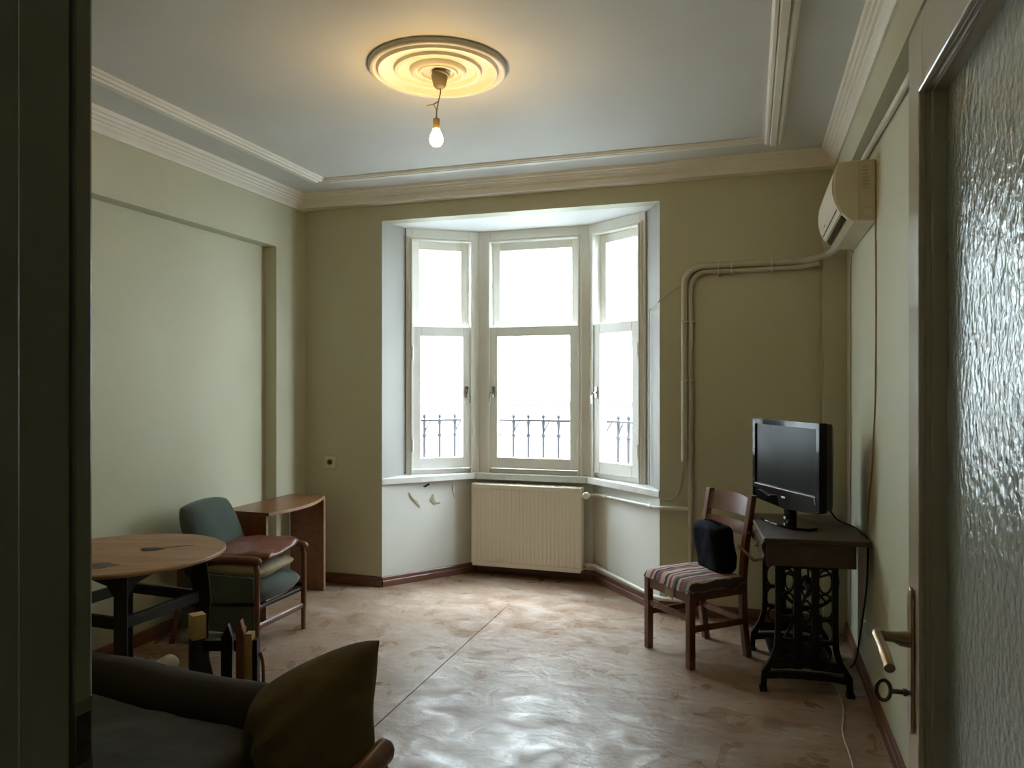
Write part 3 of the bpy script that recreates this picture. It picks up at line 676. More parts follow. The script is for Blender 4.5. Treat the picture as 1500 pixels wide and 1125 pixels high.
tag(MB().tube(smoothpath([(-0.415, 4.985, 2.17), (-0.43, 4.992, 2.15), (-0.50, 4.993, 2.10), (-0.565, 4.990, 2.055), (-0.585, 4.995, 2.03), (-0.645, 5.145, 2.00), (-0.66, 5.16, 1.9), (-0.66, 5.16, 0.82)], 5), 0.0028, 6).build('cable', M_WCORD, smooth=50), 'thin wire slanting from the pipe bend to the right bay window', 'cable')
tag(MB().tube(smoothpath([(-0.415, 4.965, 1.0), (-0.425, 4.99, 0.93), (-0.44, 4.99, 0.82), (-0.48, 4.99, 0.755), (-0.55, 4.99, 0.745)], 6), 0.003, 6).build('cable', M_WCORD, smooth=50), 'thin wire drooping from the hose end beside the sill', 'cable')
tag(MB().tube(smoothpath([(0.40, 4.02, 0.004), (0.405, 3.75, 0.004), (0.375, 3.50, 0.004), (0.38, 3.2, 0.004), (0.36, 2.7, 0.004)], 8), 0.0035, 6).build('cable', M_WCORD, smooth=50), 'pale cable lying on the floor in front of the sewing table', 'cable')

sk = thing('wall_socket', 'cream wall socket left of the bay', 'socket', (-3.03, 5.0, 0.91))
B((-0.045, -0.014, -0.045), (0.045, 0.0, 0.045)).build('plate', M_SOCK, sk, bevel=0.006)
MB().lathe([(0.026, 0), (0.026, 0.006), (0.020, 0.006), (0.018, 0.001), (0.004, 0.001)], (0, -0.0135, 0), 24, Matrix.Rotation(R(90), 3, 'X')).build('outlet', M_CORD, sk, smooth=40)
MB().lathe([(0.018, 0), (0.018, 0.0015), (0.002, 0.0018)], (0, -0.0145, 0), 20, Matrix.Rotation(R(90), 3, 'X')).build('hole', M_DGREY, sk, smooth=40)

# ------------------------------------------------------------------ radiator
rd = thing('radiator', 'cream ribbed panel radiator under the middle bay window', 'radiator', (-1.645, 5.55, 0.085))
rw, rh = 0.865, 0.635
xs, ys = [], []
m = MB(); n_r = 26
pts = [(-rw / 2, 0.0)]
for k in range(n_r):
    x = -rw / 2 + 0.03 + (rw - 0.06) * k / n_r; w_ = (rw - 0.06) / n_r
    pts += [(x + w_ * .10, -0.050), (x + w_ * .38, -0.050), (x + w_ * .52, -0.0465), (x + w_ * .82, -0.0465)]
pts = [(-rw / 2, -0.028), (-rw / 2, -0.050), (-rw / 2 + 0.028, -0.050)] + pts[1:] + [(rw / 2 - 0.028, -0.050), (rw / 2, -0.050), (rw / 2, -0.028)]
m.prism(pts, 0.035, rh - 0.035)
m.box((-rw / 2, -0.050, 0), (rw / 2, -0.028, 0.035)).box((-rw / 2, -0.050, rh - 0.035), (rw / 2, -0.028, rh))
m.build('front_panel', M_RAD, rd, bevel=0.0025)
B((-rw / 2, 0.028, 0), (rw / 2, 0.048, rh)).build('rear_panel', M_RAD, rd, bevel=0.003)
for s_ in (-1, 1): B((s_ * (rw / 2 + 0.004) - 0.004, -0.046, 0.02), (s_ * (rw / 2 + 0.004) + 0.004, 0.046, rh + 0.004)).build('side_cover', M_ACW, rd, bevel=0.002)
tg = MB()
for k in range(44): tg.box((-rw / 2 + 0.012 + k * 0.0193, -0.026, rh - 0.002), (-rw / 2 + 0.022 + k * 0.0193, 0.026, rh + 0.004))
tg.box((-rw / 2, -0.030, rh - 0.004), (rw / 2, -0.024, rh + 0.005)).box((-rw / 2, 0.024, rh - 0.004), (rw / 2, 0.030, rh + 0.005))
tg.build('top_grille', M_ACW, rd)
fn = MB()
for k in range(30): fn.box((-rw / 2 + 0.02 + k * 0.0285, -0.027, 0.03), (-rw / 2 + 0.022 + k * 0.0285, 0.027, rh - 0.03))
fn.build('convector_fins', M_RAD, rd)
vl = MB().tube([(rw / 2 + 0.006, -0.01, 0.583), (rw / 2 + 0.05, -0.02, 0.583)], 0.010, 10).tube([(rw / 2 + 0.042, 0.0, 0.583), (rw / 2 + 0.042, -0.030, 0.583)], 0.015, 10).build('valve_body', M_CHROME, rd, smooth=50)
MB().lathe([(0.018, 0.028), (0.026, 0.032), (0.0275, 0.062), (0.023, 0.074), (0.006, 0.076)], (rw / 2 + 0.042, 0, 0.583), 18, Matrix.Rotation(R(90), 3, 'X')).build('valve_knob', M_ACW, rd, smooth=45)
MB().tube([(rw / 2 - 0.02, 0.0, 0.045), (rw / 2 + 0.035, 0.0, 0.045)], 0.011, 10).build('lower_union', M_CHROME, rd, smooth=50)
for s_ in (-1, 1): B((s_ * 0.28 - 0.012, 0.046, 0.08), (s_ * 0.28 + 0.012, 0.106, rh - 0.05)).build('bracket', M_RAD, rd)

# ------------------------------------------------------------------ sewing machine table
st = thing('sewing_table', 'dark wooden treadle sewing table on a cast iron base by the right wall', 'table', (0.262, 4.19, 0), 5.0)
TX0, TX1, TY0, TY1 = -0.235, 0.245, -0.375, 0.36
top = B((TX0, TY0, 0.738), (TX1, TY1, 0.762)).build('table_top', M_WOODS, st, bevel=0.005)
B((TX0 - 0.003, TY0 + 0.004, 0.744), (TX0 - 0.0003, TY1 - 0.004, 0.757)).build('edge_moulding', M_WOODEDGE, top)
bx = MB().box((TX0 + 0.012, TY0 + 0.015, 0.628), (TX1 - 0.065, TY0 + 0.035, 0.738)).box((TX0 + 0.012, TY1 - 0.035, 0.628), (TX1 - 0.065, TY1 - 0.015, 0.738)).box((TX1 - 0.083, TY0 + 0.035, 0.628), (TX1 - 0.065, TY1 - 0.035, 0.738)).box((TX0 + 0.03, TY0 + 0.035, 0.628), (TX1 - 0.083, TY1 - 0.035, 0.640))
bx.build('case', M_WOODS, st, bevel=0.003)
for k in range(2):
    y0 = TY0 + 0.038 + k * 0.335
    pf = [(TX0 + 0.030, 0.635), (TX0 + 0.004, 0.635), (TX0 - 0.004, 0.650), (TX0 + 0.006, 0.672), (TX0 - 0.006, 0.700), (TX0 - 0.008, 0.720), (TX0 + 0.002, 0.735), (TX0 + 0.030, 0.735)]
    dw = MB().prism(pf, y0, y0 + 0.322, 'y').build('drawer', M_DRAWER, st, smooth=30)
    MB().lathe([(0.006, 0), (0.006, 0.012), (0.012, 0.018), (0.010, 0.026), (0.002, 0.028)], (TX0 - 0.004, y0 + 0.161, 0.685), 14, Matrix.Rotation(R(-90), 3, 'Y')).build('knob', M_BRASS, dw, smooth=50)
def iron_side(y):
    m = MB(); t = 0.014
    def bar(pts, w):   # flat iron bar in the xz plane
        P = [Vector((p[0], p[1])) for p in pts]; L_, R_ = [], []
        for i, p in enumerate(P):
            d = (P[min(i + 1, len(P) - 1)] - P[max(i - 1, 0)]).normalized(); n = Vector((-d.y, d.x)) * (w / 2)
            L_.append(p + n); R_.append(p - n)
        for i in range(len(P) - 1):
            q = [L_[i], L_[i + 1], R_[i + 1], R_[i]]
            m.prism([tuple(a) for a in q], y - t, y + t, 'y')
    for s_ in (-1, 1):
        bar([(s_ * 0.165 - 0.02, 0.628), (s_ * 0.165 - 0.02, 0.30), (s_ * 0.17 - 0.02, 0.22), (s_ * 0.195 - 0.02, 0.155), (s_ * 0.245 - 0.02, 0.09), (s_ * 0.252 - 0.02, 0.0)], 0.034)
        bar([(s_ * 0.052 - 0.02, 0.628), (s_ * 0.052 - 0.02, 0.12)], 0.042)
        bar([(s_ * 0.24 - 0.02, 0.075), (s_ * 0.15 - 0.02, 0.085), (-0.02, 0.088)], 0.030)
        bar([(s_ * 0.20 - 0.02, 0.135), (-0.02, 0.150)], 0.045)
        for (cz, rx, rz) in ((0.545, 0.040, 1.4), (0.425, 0.046, 1.3), (0.30, 0.046, 1.3), (0.205, 0.036, 1.0)):
            m.ring((s_ * 0.108 - 0.02, y, cz), rx, 0.006, rz, 'y', 22, 6)
        bar([(s_ * 0.165 - 0.02, 0.365), (s_ * 0.05 - 0.02, 0.365)], 0.018)
        bar([(s_ * 0.165 - 0.02, 0.255), (s_ * 0.05 - 0.02, 0.255)], 0.018)
        m.box((s_ * 0.252 - 0.042, y - 0.022, 0), (s_ * 0.252 + 0.002, y + 0.022, 0.02))
    bar([(-0.19, 0.618), (0.15, 0.618)], 0.022)
    for cz in (0.52, 0.40, 0.28): m.ring((-0.02, y, cz), 0.028, 0.006, 1.8, 'y', 20, 6)
    bar([(-0.07, 0.21), (0.03, 0.21)], 0.07)
    m.v = [Vector(((v.x + 0.02) * 0.79 - 0.032, v.y, v.z)) for v in m.v]
    return m
for y in (-0.29, 0.29): iron_side(y).build('iron_side', M_CAST, st)
MB().tube([(-0.02, -0.29, 0.15), (-0.02, 0.29, 0.15)], 0.012, 10).tube([(-0.02, -0.29, 0.50), (-0.02, 0.29, 0.50)], 0.010, 10).tube([(-0.18, -0.29, 0.16), (0.14, 0.29, 0.50)], 0.008, 8).build('cross_brace', M_CAST, st, smooth=50)
tr = MB(); tr.box((-0.17, -0.19, 0.085), (-0.155, 0.19, 0.105)).box((0.105, -0.19, 0.085), (0.12, 0.19, 0.105))
for k in range(11): tr.box((-0.16, -0.19 + k * 0.0365, 0.088), (0.11, -0.175 + k * 0.0365, 0.102))
tr.build('treadle', M_CAST, st)
fw = MB().ring((0.06, 0.235, 0.42), 0.15, 0.010, 1.0, 'y', 44, 8).lathe([(0.02, -0.02), (0.02, 0.02)], (0.06, 0.235, 0.42), 14, Matrix.Rotation(R(90), 3, 'X'))
for k in range(5):
    t = R(72 * k + 20); fw.tube([(0.06, 0.235, 0.42), (0.06 + 0.15 * math.cos(t), 0.235, 0.42 + 0.15 * math.sin(t))], 0.006, 8)
fw.build('flywheel', M_CAST, st, smooth=50)
MB().tube([(-0.18, -0.20, 0.632), (-0.26, -0.14, 0.600), (-0.33, -0.05, 0.650)], [0.004, 0.009, 0.008], 8).build('lever', M_WOODR, st, smooth=50)

# ------------------------------------------------------------------ television
tv = thing('television', 'black flat screen television on the sewing table', 'television', (0.180, 4.215, 0.763), -61.0)
tw, z0, z1 = 0.635, 0.080, 0.545
bz = MB(); sx0, sx1, sz0, sz1 = -tw / 2 + 0.027, tw / 2 - 0.027, z0 + 0.105, z1 - 0.030
bz.box((-tw / 2, -0.02, z0 + 0.03), (sx0, 0.022, z1)).box((sx1, -0.02, z0 + 0.03), (tw / 2, 0.022, z1)).box((sx0, -0.02, sz1), (sx1, 0.022, z1))
bz.prism([(-tw / 2 + 0.03, z0 + 0.018), (0, z0), (tw / 2 - 0.03, z0 + 0.018), (tw / 2, z0 + 0.03), (tw / 2, z0 + 0.031), (sx1, sz0), (sx0, sz0), (-tw / 2, z0 + 0.031), (-tw / 2, z0 + 0.03)], -0.02, 0.022, 'y')
bz.build('bezel', M_BLACK, tv, bevel=0.004)
B((sx0 - 0.001, -0.012, sz0 - 0.001), (sx1 + 0.001, 0.02, sz1 + 0.001)).build('screen', M_SCREEN, tv)
bk = MB(); a_ = [(-tw / 2 + 0.004, z0 + 0.035), (tw / 2 - 0.004, z0 + 0.035), (tw / 2 - 0.004, z1 - 0.004), (-tw / 2 + 0.004, z1 - 0.004)]; b_ = [(-tw / 2 + 0.05, z0 + 0.08), (tw / 2 - 0.05, z0 + 0.08), (tw / 2 - 0.05, z1 - 0.055), (-tw / 2 + 0.05, z1 - 0.055)]
bk.add([(x, 0.022, z) for x, z in a_] + [(x, 0.055, z) for x, z in a_] + [(x, 0.092, z) for x, z in b_], [(3, 2, 1, 0), (8, 9, 10, 11)] + [(i + 4 * j, (i + 1) % 4 + 4 * j, (i + 1) % 4 + 4 * j + 4, i + 4 * j + 4) for j in (0, 1) for i in range(4)])
bk.build('back_shell', M_DGREY, tv, bevel=0.006)
MB().box((sx0, -0.0225, sz0 - 0.007), (sx1 - 0.01, -0.0195, sz0 - 0.003)).box((sx1 - 0.012, -0.0225, sz0 - 0.040), (sx1 - 0.009, -0.0195, sz0 - 0.003), Matrix.Rotation(R(-18), 3, 'Y')).build('silver_line', M_SILVER, tv)
B((-0.018, -0.0222, z0 + 0.055), (0.018, -0.0195, z0 + 0.064)).build('logo', M_SILVER, tv, bevel=0.002)
MB().prism([(0.05 * math.cos(R(t)), 0.022 * math.sin(R(t)) + 0.02) for t in range(0, 360, 20)], 0.012, z0 + 0.03).build('neck', M_BLACK, tv)
MB().prism([(0.205 * math.copysign(abs(math.cos(R(t))) ** 0.8, math.cos(R(t))), 0.10 * math.copysign(abs(math.sin(R(t))) ** 0.9, math.sin(R(t))) + 0.01) for t in range(0, 360, 8)], 0.0, 0.013).build('stand_base', M_BLACK, tv, bevel=0.003)
MB().lathe([(0.008, 0), (0.008, 0.004), (0.002, 0.005)], (-0.01, -0.004, 0.03), 12, Matrix.Rotation(R(90), 3, 'X')).build('badge', M_SILVER, tv)
tag(MB().tube(smoothpath([(0.36, 4.22, 0.90), (0.42, 4.30, 0.80), (0.455, 4.32, 0.772), (0.50, 4.20, 0.769), (0.522, 4.05, 0.768), (0.535, 3.96, 0.74), (0.535, 3.98, 0.55), (0.53, 4.08, 0.35), (0.515, 4.2, 0.1), (0.50, 4.3, 0.01)], 6), 0.0045, 8).build('power_cord', M_BLACK, smooth=50), 'black television cord hanging behind the sewing table', 'cable')

# ------------------------------------------------------------------ wooden chair with bag
ch = thing('wooden_chair', 'reddish wooden chair with a striped tapestry seat by the sewing table', 'chair', (-0.293, 4.31, 0), -47.0)
hw = 0.185
for s_ in (-1, 1):
    B((s_ * hw - 0.019, -0.205, 0), (s_ * hw + 0.019, -0.167, 0.415)).build('leg', M_WOODR, ch, bevel=0.004)
    lg = MB(); Pp = [(0.215, 0.0), (0.185, 0.20), (0.180, 0.42), (0.200, 0.62), (0.250, 0.885)]
    poly = [(y - 0.019, z) for y, z in Pp] + [(y + 0.019, z) for y, z in Pp[::-1]]
    lg.prism(poly, s_ * (hw - 0.012) - 0.017, s_ * (hw - 0.012) + 0.017, 'x'); lg.build('leg', M_WOODR, ch, bevel=0.004)
    B((s_ * hw - 0.010, -0.167, 0.355), (s_ * hw + 0.010, 0.163, 0.405)).build('seat_rail', M_WOODR, ch, bevel=0.003)
    B((s_ * hw - 0.010, -0.167, 0.190), (s_ * hw + 0.010, 0.166, 0.222)).build('stretcher', M_WOODR, ch, bevel=0.003)
B((-hw + 0.019, -0.196, 0.345), (hw - 0.019, -0.174, 0.405)).build('seat_rail', M_WOODR, ch, bevel=0.003)
B((-hw + 0.019, 0.170, 0.355), (hw - 0.019, 0.190, 0.405)).build('seat_rail', M_WOODR, ch, bevel=0.003)
B((-hw + 0.019, -0.196, 0.245), (hw - 0.019, -0.176, 0.277)).build('stretcher', M_WOODR, ch, bevel=0.003)
B((-hw + 0.019, 0.178, 0.19), (hw - 0.019, 0.196, 0.222)).build('stretcher', M_WOODR, ch, bevel=0.003)
def slat(za, zb, ya, yb, arch=0.0):
    m = MB(); n = 10; vs = []; t = 0.009
    for k in range(n + 1):
        u = -1 + 2 * k / n; x = u * (hw - 0.026); bow = 0.022 * (1 - u * u)
        for (y, z) in ((ya, za - arch * 0), (yb, zb + arch * (1 - u * u))):
            vs += [(x, y + bow - t, z), (x, y + bow + t, z)]
    fs = []
    for k in range(n):
        a = 4 * k; b = a + 4
        fs += [(a, b, b + 2, a + 2), (a + 1, a + 3, b + 3, b + 1), (a + 2, b + 2, b + 3, a + 3), (a, a + 1, b + 1, b)]
    fs += [(0, 2, 3, 1), (4 * n, 4 * n + 1, 4 * n + 3, 4 * n + 2)]
    return m.add(vs, fs)
slat(0.770, 0.865, 0.226, 0.246, 0.020).build('back_slat', M_WOODR, ch, smooth=40)
slat(0.665, 0.735, 0.207, 0.220).build('back_slat', M_WOODR, ch, smooth=40)
mc = MB(); n = 26; vs = []
for side in (1, -1):   # draped upholstered seat with frayed skirt
    for i in range(n + 1):
        for j in range(n + 1):
            u, v = -1 + 2 * i / n, -1 + 2 * j / n
            x, y = u * 0.212, v * 0.200 - 0.012
            ed = max(abs(u), abs(v)); z = 0.452 + 0.012 * (1 - u * u) * (1 - v * v)
            if ed > 0.86:
                k = (ed - 0.86) / 0.14
                z -= (0.040 + 0.030 * max(0, noise.noise(Vector((u * 3, v * 3, 1))) + 0.35)) * k ** 1.6
                x -= 0.004 * k * u; y -= 0.004 * k * v
            z += 0.004 * noise.noise(Vector((x * 18, y * 18, 2)))
            if side < 0: z = 0.408
            if side < 0: x *= 0.90; y = (y + 0.012) * 0.90 - 0.012
            vs.append((x, y, z))
o2 = (n + 1) ** 2; fs = []
for i in range(n):
    for j in range(n):
        a = i * (n + 1) + j
        fs += [(a, a + n + 1, a + n + 2, a + 1), (o2 + a, o2 + a + 1, o2 + a + n + 2, o2 + a + n + 1)]
for i in range(n):
    for (a, b) in ((i * (n + 1), (i + 1) * (n + 1)), (i * (n + 1) + n, (i + 1) * (n + 1) + n), (i, i + 1), (n * (n + 1) + i, n * (n + 1) + i + 1)):
        fs.append((a, b, o2 + b, o2 + a))
mc.add(vs, fs).build('seat', M_STRIPE, ch, smooth=60)
fr = MB().add([(-0.02, -0.200, 0.40), (0.07, -0.200, 0.40), (0.055, -0.203, 0.335), (0.02, -0.205, 0.350), (-0.01, -0.203, 0.330), (-0.02, -0.197, 0.40), (0.07, -0.197, 0.40), (0.055, -0.200, 0.335), (0.02, -0.202, 0.350), (-0.01, -0.200, 0.330)], [(0, 1, 2, 3, 4), (9, 8, 7, 6, 5), (0, 5, 6, 1), (1, 6, 7, 2), (2, 7, 8, 3), (3, 8, 9, 4), (4, 9, 5, 0)])
fr.build('torn_webbing', M_BEIGE, ch)
bgx = thing('bag', 'navy blue fabric bag leaning on the wooden chair back', 'bag', (-0.195, 4.38, 0.440), -50)
Mx = Matrix.Translation((0, 0, 0.145)) @ Matrix.Rotation(R(8), 4, 'X') @ Matrix.Rotation(R(90), 4, 'X')
MB().cushion(0.265, 0.285, 0.14, 22, 7.0, 3, 0.012, 0.02, Mx, 9).build('body', M_BAG, bgx, smooth=70)
MB().tube(smoothpath([(-0.07, 0.0, 0.275), (-0.05, -0.02, 0.292), (0.03, -0.03, 0.295), (0.09, -0.01, 0.27)], 5), 0.009, 8, flat=0.5).build('strap', M_BAG, bgx, smooth=60)

# ------------------------------------------------------------------ desk by the left wall
dk = thing('desk', 'small brown veneered desk with a bowed front in the left corner', 'desk', (-3.06, 4.35, 0))
dx0, dy0, dy1 = -3.235, 4.03, 4.80
fr_ = [(-2.885 - 0.075 * t + 0.075 * math.sin(math.pi * t), dy0 + (dy1 - dy0) * t) for t in [k / 16 for k in range(17)]]
MB().prism([(dx0, dy0)] + fr_ + [(dx0, dy1)], 0.668, 0.690).build('top', M_WOODD, dk, bevel=0.003, world=True)
MB().prism([(x + 0.002, y) for x, y in fr_] + [(x - 0.001, y) for x, y in fr_[::-1]], 0.670, 0.688).build('front_edge', M_WOODEDGE, dk, world=True)
B((dx0, dy1 - 0.024, 0), (-2.955, dy1 - 0.002, 0.668)).build('end_panel', M_WOODD, dk, bevel=0.002, world=True)
B((-2.9548, dy1 - 0.024, 0), (-2.952, dy1 - 0.002, 0.668)).build('panel_edge', M_WOODEDGE, dk, world=True)
B((dx0, dy0 + 0.002, 0), (-2.908, dy0 + 0.024, 0.668)).build('end_panel', M_WOODD, dk, bevel=0.002, world=True)
B((-2.9078, dy0 + 0.002, 0), (-2.905, dy0 + 0.024, 0.668)).build('panel_edge', M_WOODEDGE, dk, world=True)
B((-3.225, dy0 + 0.025, 0.42), (-3.21, dy0 + 0.26, 0.668)).build('back_rail', M_WOODD, dk, world=True)

# ------------------------------------------------------------------ armchair
am = thing('armchair', 'low green armchair with a wooden frame between round table and desk', 'armchair', (-2.885, 3.772, 0), 90)
aw = 0.228
for s_ in (-1, 1):
    MB().tube(smoothpath([(s_ * aw, -0.270, 0.0), (s_ * aw, -0.272, 0.25), (s_ * aw, -0.272, 0.44), (s_ * aw, -0.258, 0.500)], 5), [0.015] * 3 + [0.017] * 13, 10).build('leg', M_WOODR, am, smooth=50)
    MB().tube(smoothpath([(s_ * aw, 0.31, 0.0), (s_ * aw, 0.26, 0.25), (s_ * aw, 0.25, 0.47)], 5), 0.016, 10).build('leg', M_WOODR, am, smooth=50)
    MB().tube(smoothpath([(s_ * aw, -0.285, 0.495), (s_ * aw, -0.262, 0.517), (s_ * aw, -0.10, 0.515), (s_ * aw, 0.10, 0.500), (s_ * aw, 0.27, 0.475)], 6), [0.012, 0.017, 0.019] + [0.021] * 22, 12, flat=1.0).build('armrest', M_WOODR, am, smooth=50)
    MB().tube([(s_ * aw, -0.27, 0.275), (s_ * aw, 0.25, 0.235)], 0.016, 8).build('side_rail', M_WOODX, am, smooth=50)
    B((s_ * aw - 0.008, -0.25, 0.10), (s_ * aw + 0.008, 0.24, 0.42)).build('side_panel', M_GREEN, am, bevel=0.004) if s_ < 0 else None
MB().tube([(-aw, -0.268, 0.145), (aw, -0.268, 0.145)], 0.013, 8, flat=1.4).build('stretcher', M_WOODR, am, smooth=50)
MB().tube([(-aw, 0.275, 0.16), (aw, 0.275, 0.16)], 0.013, 8).build('stretcher', M_WOODR, am, smooth=50)
MB().tube([(-aw, -0.262, 0.250), (aw, -0.262, 0.250)], 0.014, 8).build('seat_rail', M_WOODX, am, smooth=50)
MB().cushion(0.43, 0.57, 0.15, 20, 5.0, 5, 0.006, 0.02, Matrix.Translation((0, -0.015, 0.315)) @ Matrix.Rotation(R(-3), 4, 'X')).build('seat_cushion', M_GREEN, am, smooth=70)
MB().cushion(0.44, 0.60, 0.15, 22, 4.0, 6, 0.008, 0.0, Matrix.Translation((0.0, 0.175, 0.525)) @ Matrix.Rotation(R(68), 4, 'X')).build('back_cushion', M_GREEN, am, smooth=70)
tag(MB().cushion(0.42, 0.41, 0.085, 20, 4.0, 8, 0.012, 0.0, Matrix.Translation((-2.83, 3.765, 0.432)) @ Matrix.Rotation(R(4), 4, 'Z')).build('cushion', M_BEIGE, smooth=70), 'flattened speckled beige cushion on the green armchair seat', 'cushion')
tag(MB().cushion(0.46, 0.43, 0.055, 26, 6.0, 9, 0.016, 0.03, Matrix.Translation((-2.83, 3.785, 0.525)) @ Matrix.Rotation(R(10), 4, 'Z') @ Matrix.Rotation(R(3), 4, 'X'), 9).build('leather_cushion', M_LEATH, smooth=70), 'creased maroon leather cushion lying on top of the beige one', 'cushion')
bp = thing('paper_bundle', 'pale flat bundle with a dark strap on the floor under the armchair', 'bundle', (-3.02, 3.72, 0), 14)
B((-0.17, -0.10, 0.0), (0.17, 0.10, 0.05)).build('boards', M_PAPER, bp, bevel=0.003)
MB().box((-0.11, -0.102, -0.0), (-0.08, -0.1, 0.052)).box((-0.11, -0.1, 0.05), (-0.08, 0.1, 0.053)).build('strap', M_BLACK, bp)

# ------------------------------------------------------------------ round table
rt = thing('round_table', 'round wooden table with dark curved legs at the left wall', 'table', (-2.770, 2.775, 0), 17.65)
MB().lathe([(0.425, 0.698), (0.440, 0.704), (0.442, 0.714), (0.436, 0.720), (0.02, 0.720)], (0, 0, 0), 72).build('table_top', M_WOODT, rt, smooth=30)
def stain(pts): return MB().prism(pts, 0.7195, 0.7207)
stain([(0.055 * math.cos(R(t)) * (1 + 0.15 * math.sin(3 * R(t))) + 0.10, 0.04 * math.sin(R(t)) + 0.06) for t in range(0, 360, 24)]).prism([(0.14, 0.075), (0.26, 0.155), (0.255, 0.162), (0.135, 0.09)], 0.7195, 0.7207).build('dried_spill', M_WOODX, rt)
stain([(0.075 * math.cos(R(t)) * (1 + 0.25 * math.sin(4 * R(t))) + 0.02, 0.05 * math.sin(R(t)) * (1 + 0.2 * math.cos(5 * R(t))) - 0.26) for t in range(0, 360, 15)]).build('worn_patch', M_WOODS, rt)
LA = [R(-65 + 90 * k) for k in range(4)]
for a in LA:
    Pp = [(0.285, 0.697), (0.320, 0.58), (0.338, 0.46), (0.322, 0.34), (0.330, 0.18), (0.375, 0.0)]
    ww = [0.120, 0.085, 0.072, 0.080, 0.070, 0.060]
    poly = [(r - w_ / 2, z) for (r, z), w_ in zip(Pp, ww)] + [(r + w_ / 2, z) for (r, z), w_ in zip(Pp[::-1], ww[::-1])]
    m = MB(); m.prism(poly, -0.026, 0.026, 'y')
    rot = Matrix.Rotation(a, 3, 'Z'); m.v = [rot @ v for v in m.v]
    m.build('leg', M_WOODX, rt, bevel=0.005)
for k, a in enumerate(LA):
    rot = Matrix.Rotation(a + R(45), 3, 'Z'); q = 0.325 * math.cos(R(45))
    m = MB().box((q - 0.014, -q + 0.02, 0.455), (q + 0.014, q - 0.02, 0.505)); m.v = [rot @ v for v in m.v]; m.build('stretcher', M_WOODX, rt, bevel=0.004)
    m = MB().prism([(-q + 0.03, 0.56), (-q + 0.09, 0.63), (0, 0.66), (q - 0.09, 0.63), (q - 0.03, 0.56), (q - 0.03, 0.697), (-q + 0.03, 0.697)], q - 0.03, q - 0.01, 'x'); m.v = [rot @ v for v in m.v]; m.build('apron', M_WOODX, rt)

# ------------------------------------------------------------------ broken stool behind the sofa
bs = thing('broken_stool', 'broken wooden stool frame with raw pine edges behind the sofa', 'stool', (-1.965, 2.46, 0), 17.65)
def post(x, y, w_, d_, h_, tip=0.03, rz=0, mt=M_WOODX, name='post'):
    m = MB().box((-w_ / 2, -d_ / 2, 0), (w_ / 2, d_ / 2, h_ - tip))
    m.add([(-w_ / 2, -d_ / 2, h_ - tip), (w_ / 2, -d_ / 2, h_ - tip), (w_ / 2, d_ / 2, h_ - tip), (-w_ / 2, d_ / 2, h_ - tip), (w_ * .1, -d_ / 2, h_), (w_ * .1, d_ / 2, h_)], [(0, 1, 4), (2, 3, 5), (1, 2, 5, 4), (3, 0, 4, 5)])
    rt_ = Matrix.Rotation(R(rz), 3, 'Z'); m.v = [rt_ @ v + Vector((x, y, 0)) for v in m.v]
    return m.build(name, mt, bs)
post(-0.115, 0.02, 0.048, 0.048, 0.50, 0.001, 40)
m = MB().box((-0.026, -0.026, 0.50), (0.026, 0.026, 0.595)); rr = Matrix.Rotation(R(40), 3, 'Z'); m.v = [rr @ v + Vector((-0.113, 0.018, 0)) for v in m.v]; m.build('pine_block', M_PINE, bs)
B((-0.09, 0.010, 0.450), (0.085, 0.034, 0.492)).build('rail', M_WOODX, bs)
B((-0.09, 0.012, 0.150), (0.085, 0.030, 0.185)).build('rail', M_WOODX, bs)
post(0.020, -0.02, 0.042, 0.030, 0.568, 0.05, 8)
post(0.078, -0.035, 0.028, 0.030, 0.590, 0.045, 0, M_WOODR)
B((0.040, 0.040, 0.478), (0.068, 0.052, 0.536)).build('pine_block', M_PINE, bs)
B((0.0925, -0.030, 0.0), (0.118, 0.010, 0.531)).build('pine_slat', M_PINE, bs)
B((0.1185, -0.025, 0.0), (0.136, 0.015, 0.505)).build('slat', M_WOODX, bs)
MB().tube(smoothpath([(0.140, 0, 0.45), (0.152, 0, 0.40), (0.152, 0, 0.30), (0.142, 0, 0.15), (0.148, 0, 0.0)], 5), 0.007, 8).build('bent_rod', M_WOODR, bs, smooth=50)

# ------------------------------------------------------------------ sofa in the foreground
sf = thing('sofa', 'dark brown sofa with a rolled back and wooden arms in the foreground', 'sofa', (-1.36, 1.30, 0), -5.0)
B((-1.05, -0.36, 0.14), (0.44, 0.40, 0.30)).build('base', M_SOFA, sf, bevel=0.02)
MB().cushion(1.49, 0.70, 0.17, 26, 8.0, 11, 0.01, 0.01, Matrix.Translation((-0.305, -0.04, 0.365))).build('seat_cushion', M_SOFA, sf, smooth=70)
B((-1.05, 0.32, 0.30), (0.44, 0.43, 0.56)).build('backrest', M_SOFA, sf, bevel=0.03)
pr_ = []; pp = []
for k in range(31):
    x = -1.06 + 1.27 * k / 30; pp.append((x, 0.390 + 0.004 * noise.noise(Vector((x * 5, 0, 0))), 0.622 + 0.006 * noise.noise(Vector((x * 4, 3, 0))))); pr_.append(0.083 + 0.005 * noise.noise(Vector((x * 7, 1, 0))))
pr_[0] = pr_[-1] = 0.06
MB().tube(pp, pr_, 20).build('back_roll', M_SOFA, sf, smooth=70)
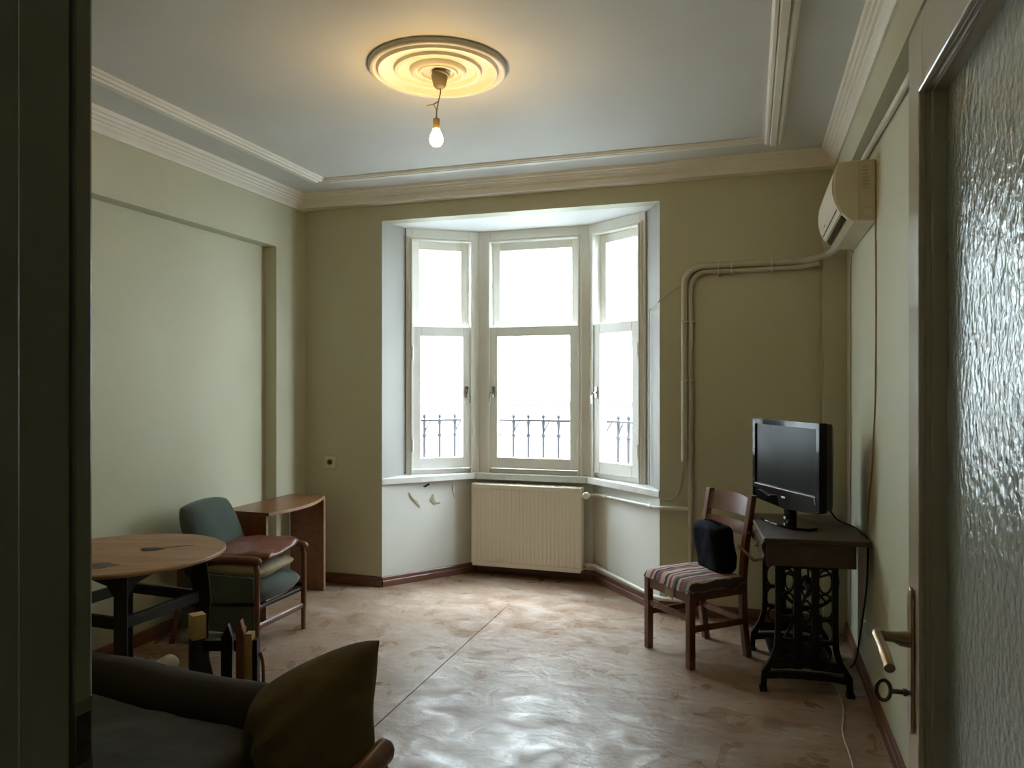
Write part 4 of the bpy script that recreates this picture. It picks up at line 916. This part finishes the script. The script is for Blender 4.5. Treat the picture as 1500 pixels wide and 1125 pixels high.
for s_ in (1, -1):
    ax = 0.475 if s_ > 0 else -1.095
    MB().tube(smoothpath([(ax, -0.42, 0.50), (ax, -0.15, 0.525), (ax, 0.15, 0.565), (ax, 0.36, 0.600), (ax, 0.415, 0.606)], 6), [0.026] * 22 + [0.024, 0.021, 0.014], 14, flat=1.25).build('armrest', M_WOODR, sf, smooth=50)
    B((ax - 0.02, 0.33, 0.0), (ax + 0.02, 0.385, 0.58)).build('leg', M_WOODR, sf, bevel=0.006)
    B((ax - 0.02, -0.40, 0.0), (ax + 0.02, -0.345, 0.49)).build('leg', M_WOODR, sf, bevel=0.006)
    B((ax - 0.012, -0.35, 0.20), (ax + 0.012, 0.34, 0.27)).build('side_rail', M_WOODR, sf)
# folded quilt: two thick layers with rolled right edges
qt = thing('folded_quilt', 'folded charcoal quilt piled on the sofa seat', 'quilt', (-1.70, 1.25, 0.44), -5.0)
def layer(x0, x1, y0, y1, z0, z1, seed, skew=0.0):
    m = MB(); nx, ny = 34, 24; r = (z1 - z0) / 2; vs = []
    ring = []
    for i in range(nx + 1): ring.append((x0 + (x1 - x0 - r) * i / nx, 1))
    out = []
    prof = [(x0, z1)] + [(x0 + (x1 - r - x0) * i / nx, z1) for i in range(1, nx + 1)] + [(x1 - r + r * math.cos(R(t)), (z0 + z1) / 2 + r * math.sin(R(t))) for t in range(75, -91, -15)] + [(x0, z0)]
    k = len(prof)
    for j in range(ny + 1):
        y = y0 + (y1 - y0) * j / ny
        for (x, z) in prof:
            q = Vector((x * 5, y * 5, seed)); dz = 0.010 * noise.noise(q) + 0.004 * noise.noise(q * 3)
            ex = 0.018 * noise.noise(Vector((y * 7, seed, 2))) + skew * (1 - j / ny)
            fx = max(0, (x - x0) / (x1 - x0))
            vs.append((x + ex * fx, y, z + (dz if z > z0 + 0.01 else dz * 0.3)))
    fs = [tuple(range(k)), tuple(range(ny * k, ny * k + k))[::-1]]
    for j in range(ny):
        for i in range(k): fs.append((j * k + i, j * k + (i + 1) % k, (j + 1) * k + (i + 1) % k, (j + 1) * k + i))
    return m.add(vs, fs)
layer(-0.60, 0.555, -0.26, 0.335, 0.008, 0.112, 3).build('lower_fold', M_QUILT, qt, smooth=60)
layer(-0.60, 0.585, -0.22, 0.345, 0.112, 0.215, 9, -0.05).build('upper_fold', M_QUILT, qt, smooth=60)
Sh = Matrix.Identity(4); Sh[1][0] = 0.42   # slumped: the right side stands higher
Mp = Matrix.Translation((-1.040, 1.595, 0.590)) @ Matrix.Rotation(R(8), 4, 'Z') @ Matrix.Rotation(R(78), 4, 'X') @ Sh
tag(MB().cushion(0.335, 0.46, 0.19, 40, 3.2, 21, 0.024, 0.0, Mp, 8, cr=0.10, bend=0.045, crease=0.09).build('pillow', M_PILLOW, smooth=70), 'crumpled olive brown pillow propped at the end of the sofa', 'pillow')
tag(MB().cushion(0.34, 0.30, 0.09, 18, 3.0, 31, 0.008, 0.06, Matrix.Translation((-1.56, 1.09, 0.715)) @ Matrix.Rotation(R(15), 4, 'Z')).build('cushion', M_GREYC, smooth=70), 'grey cushion on the folded quilt at the lower left', 'cushion')
tag(MB().cushion(0.055, 0.05, 0.04, 14, 3.0, 33, 0.010, 0.05, Matrix.Translation((-1.610, 1.765, 0.692)) @ Matrix.Rotation(R(-8), 4, 'Z'), 22).build('white_cloth', M_CLOTH, smooth=70), 'small crumpled off-white cloth on the sofa back', 'cloth')
